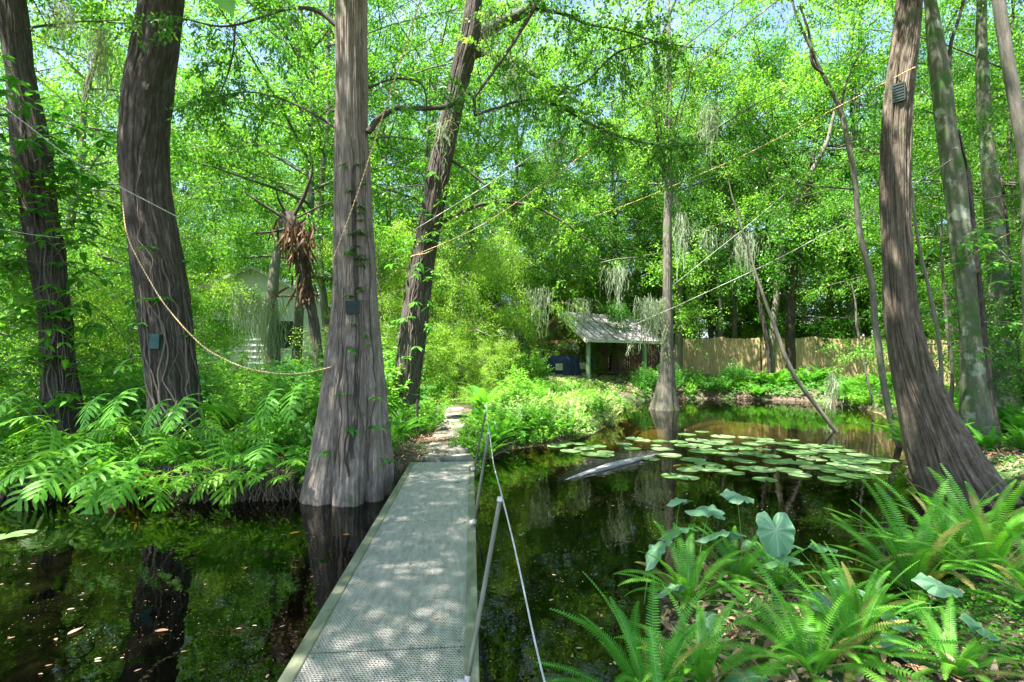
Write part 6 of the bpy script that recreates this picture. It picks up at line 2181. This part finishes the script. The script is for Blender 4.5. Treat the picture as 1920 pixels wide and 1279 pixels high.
# ---------------------------------------------------------------- dead-frond palm, hanging moss, close leaf
t_ = thing("dead_frond_palm", "leaning palm trunk with brown dead fronds hanging from its head", "palm")
pts, rad = px_line([(606, 775, 24), (600, 700, 23), (594, 640, 22), (585, 580, 21), (572, 510, 21), (562, 470, 24), (554, 440, 32), (545, 415, 34), (538, 400, 24)], 13.5)
X, r, s = resample(pts, rad, 0.06)
mb = MB()
tube(mb, X, r, 24, rfun=bark_rfun(81, 0.02, 2.0, 3.0, knob=0.15))
mb.build("trunk", M['bark_dark'], t_)
mb = MB()
for k, row in enumerate(([(545, 415, 8), (510, 395, 6), (480, 375, 5), (462, 362, 2)], [(545, 428, 6), (505, 436, 5), (468, 438, 2)], [(550, 405, 9), (570, 370, 8), (585, 330, 5), (583, 300, 3), (578, 270, 2)], [(540, 405, 6), (525, 380, 5), (518, 355, 3)], [(556, 410, 4), (600, 385, 3), (640, 372, 2)])):
    p_, r_ = px_line(row, 13.5, 13.2)
    limb(mb, p_, r_, 90 + k)
mb.build("frond_stub", M['bark_dark'], t_)
mb = MB()
rs = np.random.default_rng(4)
n = 260
cx = np.array([P(a, b, 13.4 + 0.3 * c_) for a, b, c_ in zip(rs.normal(553, 16, n), rs.normal(425, 16, n) + rs.random(n) * 20, rs.normal(size=n))])
low = rs.random(n) < 0.35
cx[low] = [P(a, b, 13.4) for a, b in zip(rs.normal(572, 12, low.sum()), rs.uniform(450, 560, low.sum()))]
blades(mb, cx, rs.normal(size=(n, 3)) * [0.45, 0.4, 0.3] + [0, 0, -1.0], rs.normal(size=(n, 3)), rs.uniform(0.15, 0.55, n), 0.07, n=4, droop=0.3, fold=0.4)
mb.build("dead_fronds", M['deadfrond'], t_)


def moss_clump(u, v, Z, L, wpx, n, label, seed, group=None):
    rs = np.random.default_rng(seed)
    c = P(u, v, Z)
    mb = MB()
    w = wpx / F_PX * Z / 2
    for k in range(n):
        b0 = np.array([rs.normal() * w * 0.5, rs.normal() * w * 0.4, -abs(rs.normal()) * 0.3 * L * (0.4 + 0.6 * math.sin(k))])
        Lk = L * (0.25 + 0.75 * rs.random()) * math.exp(-(b0[0] / max(w, 1e-3)) ** 2)
        m_ = 9
        q = np.linspace(0, 1, m_)
        ln = b0 + np.stack([0.045 * np.cumsum(rs.normal(size=m_)), 0.045 * np.cumsum(rs.normal(size=m_)), -Lk * q ** 1.2], 1)
        ww = rs.uniform(0.008, 0.02) * (Z / 12) ** 0.7
        sd = norm(rs.normal(size=3) * [1, 1, 0])
        V = np.stack([ln - sd * ww * 0.5, ln + sd * ww * 0.5], 1).reshape(-1, 3)
        F = [[2 * i, 2 * i + 1, 2 * i + 3, 2 * i + 2] for i in range(m_ - 1)]
        mb.add(V, F, 0, rs.random())
    o = mb.build("hanging_moss", M['moss'])
    o.location = tuple(c)
    tag(o, label, "hanging moss", group)


for i, (u, v, Z, L, w, n, lab) in enumerate((
        (1235, 560, 19.0, 1.8, 46, 70, "grey moss curtain beside the slim pond cypress"), (1215, 560, 24.0, 2.2, 50, 140, "grey moss hanging before the pavilion's roof end"), (1275, 400, 22, 2.4, 44, 60, "long grey moss beard above the slim cypress"),
        (1320, 430, 24, 1.8, 50, 60, "moss beard between the slim cypress and the pale bending trunk"), (1395, 440, 25, 2.4, 60, 110, "moss beard over the board fence"), (1010, 540, 21.0, 1.8, 60, 110, "moss tufts drooping over the pavilion's gable"),
        (505, 560, 17.5, 2.6, 60, 170, "moss curtain draped on the trunk before the white house"), (460, 540, 18.5, 2.0, 60, 120, "moss curtain before the white house wall"), (830, 230, 12.2, 0.9, 30, 60, "small moss tuft on the leaning dark trunk"),
        (970, 110, 8.0, 0.9, 30, 60, "moss tuft hanging from the crooked cypress limb"), (918, 20, 7.6, 1.0, 14, 50, "thin moss string near the fork of the leaning trunk"), (120, 5, 8.5, 0.9, 30, 70, "moss tuft above the vine-wrapped trunk"),
        (1078, 640, 24.7, 0.6, 8, 16, "short white moss string at the pavilion's corner"), (1182, 640, 24.6, 0.7, 10, 18, "white moss string hanging under the eave"), (1206, 632, 24.6, 0.8, 10, 18, "white moss string beside the pavilion's far front post"),
        (1560, 700, 17, 1.6, 14, 60, "pale moss string at the far water's edge"), (1155, 500, 22, 1.6, 60, 90, "moss beard above the pavilion's ridge"), (1090, 560, 23, 1.3, 50, 70, "moss tuft touching the pavilion's roof"),
        (195, 60, 9.2, 1.4, 36, 90, "moss tuft between the two dark trunks"), (1330, 200, 14, 1.4, 40, 80, "moss strands high over the pond"), (1040, 260, 8.4, 0.7, 16, 40, "moss strand under the crooked cypress limb"))):
    moss_clump(u, v, Z, L, w, n, lab, 200 + i)

t_ = thing("hanging_leaf", "large dark green leaf tip dangling at the picture's top edge", "leaf", tuple(P(410, -20, 1.6)))
mb = MB()
blades(mb, [[-0.05, 0, 0.06]], norm(P(437, 42, 1.6) - P(380, -45, 1.6)), [0.6, -0.75, 0.3], 0.185, 0.105, n=10, prof=[0.2, 0.75, 0.95, 1, 0.98, 0.9, 0.78, 0.62, 0.42, 0.2, 0], droop=0.0, fold=0.05, rnd=0.5)
mb.build("blade", M['leaf_dark'], t_)
mb = MB()
tube(mb, [[-0.05, 0, 0.06], [-0.12, 0.02, 0.16], [-0.16, 0.05, 0.32]], 0.003, 6)
mb.build("stalk", M['stalk'], t_)


# ---------------------------------------------------------------- a label of its own for every repeat one can tell apart
SHORT = {
    "distant tree closing the wood at the horizon": "distant wood tree",
    "bushy thicket tree under the distant wood": "bushy tree under the distant wood",
    "slim leafy tree in the wood behind the pavilion": "slim leafy background tree",
    "tall leafy tree rising behind the board fence": "tall leafy tree behind the fence",
    "leafy tree in the thicket behind the bark-brown trunks": "leafy thicket tree",
    "leafy undergrowth plant on the bank of the dark trunks between the trunks": "leafy undergrowth plant",
    "low leafy plant at the edge of the dark trunks' bank": "low plant at the water's edge",
    "lacy green fern clump on the bank beyond the gangway": "lacy fern beyond the gangway",
    "pale sunlit shrub on the spit between path and pond": "pale sunlit shrub on the spit",
    "strap-leaved plant in the bed before the pavilion": "bedding plant before the pavilion",
    "bushy plant beyond the stepping stones": "bushy plant beyond the path",
    "tall undergrowth shrub in the thicket behind the bank of the dark trunks": "tall thicket shrub",
    "tall bright shrub just behind the two dark trunks": "tall bright shrub",
    "feathery palm in the thicket before the white house": "feathery palm",
    "dark leafy shrub on the far bank before the board fence": "dark shrub on the far bank",
    "strap-leaved plant along the far bank under the fence": "leafy plant under the fence",
    "green plant between the fence and the thin saplings": "green bank plant",
    "fern on the slope behind the curved cypress": "slope plant",
    "low plant on the bank just before the pavilion": "low plant at the pavilion's foot",
    "green plant leaning over the stepping stones": "plant leaning over the stones",
    "tall shrub in the back garden beside the pavilion": "tall back-garden shrub",
    "round pale green lily pad in the large raft before the sandy shallows": "round lily pad of the raft",
    "green lily pad alone on the dark water across from the lobed plants": "lone green lily pad",
    "lily pad in the small patch under the overhanging leaves by the spit": "spit lily pad",
}
LANDMARKS = [(-400, "out past the vine-wrapped trunk"), (20, "by the vine-wrapped trunk"), (140, "between the two dark trunks"), (230, "behind the thick dark trunk"), (375, "by the white house"), (500, "by the dead-frond palm"),
             (610, "behind the fluted cypress"), (730, "by the leaning dark trunk"), (815, "in line with the stepping stones"), (900, "in line with the handrail posts"), (985, "in line with the blue-covered table"), (1070, "in line with the corner post"),
             (1160, "in line with the roof's low end"), (1215, "by the slim pond cypress"), (1285, "at the fence's first boards"), (1390, "by the pale bending trunk"), (1500, "by the leaning pole"), (1580, "by the forked sapling"),
             (1655, "by the curved cypress"), (1740, "by the striped mossy trunk"), (1830, "by the broad mossy trunk"), (1915, "past the close smooth trunk")]
ORD = [("%s back" % w) if i else "frontmost" for i, w in enumerate("first second third fourth fifth sixth seventh eighth ninth tenth eleventh twelfth thirteenth fourteenth fifteenth sixteenth seventeenth eighteenth".split())]
bpy.context.view_layer.update()
by = {}
for o in C.objects:
    if o.parent is None and o.get("category") and o.get("group") and o["category"] != "leaf":
        by.setdefault((o["label"]), []).append(o)
for lab, objs in by.items():
    if len(objs) < 2:
        continue
    sub = {}
    for o in objs:
        x, y = o.location.x, max(o.location.y, 0.1)
        u = 960 + x / y * F_PX
        k = max(i for i, l in enumerate(LANDMARKS) if u >= l[0] or i == 0)
        sub.setdefault(k, []).append(o)
    for k, os_ in sub.items():
        os_.sort(key=lambda o: o.location.y)
        place = LANDMARKS[k][1]
        head = SHORT.get(lab, lab)
        for i, o in enumerate(os_):
            o["label"] = head + " " + place if len(os_) == 1 else "%s %s, %s" % (head, place, ORD[min(i, 17)])
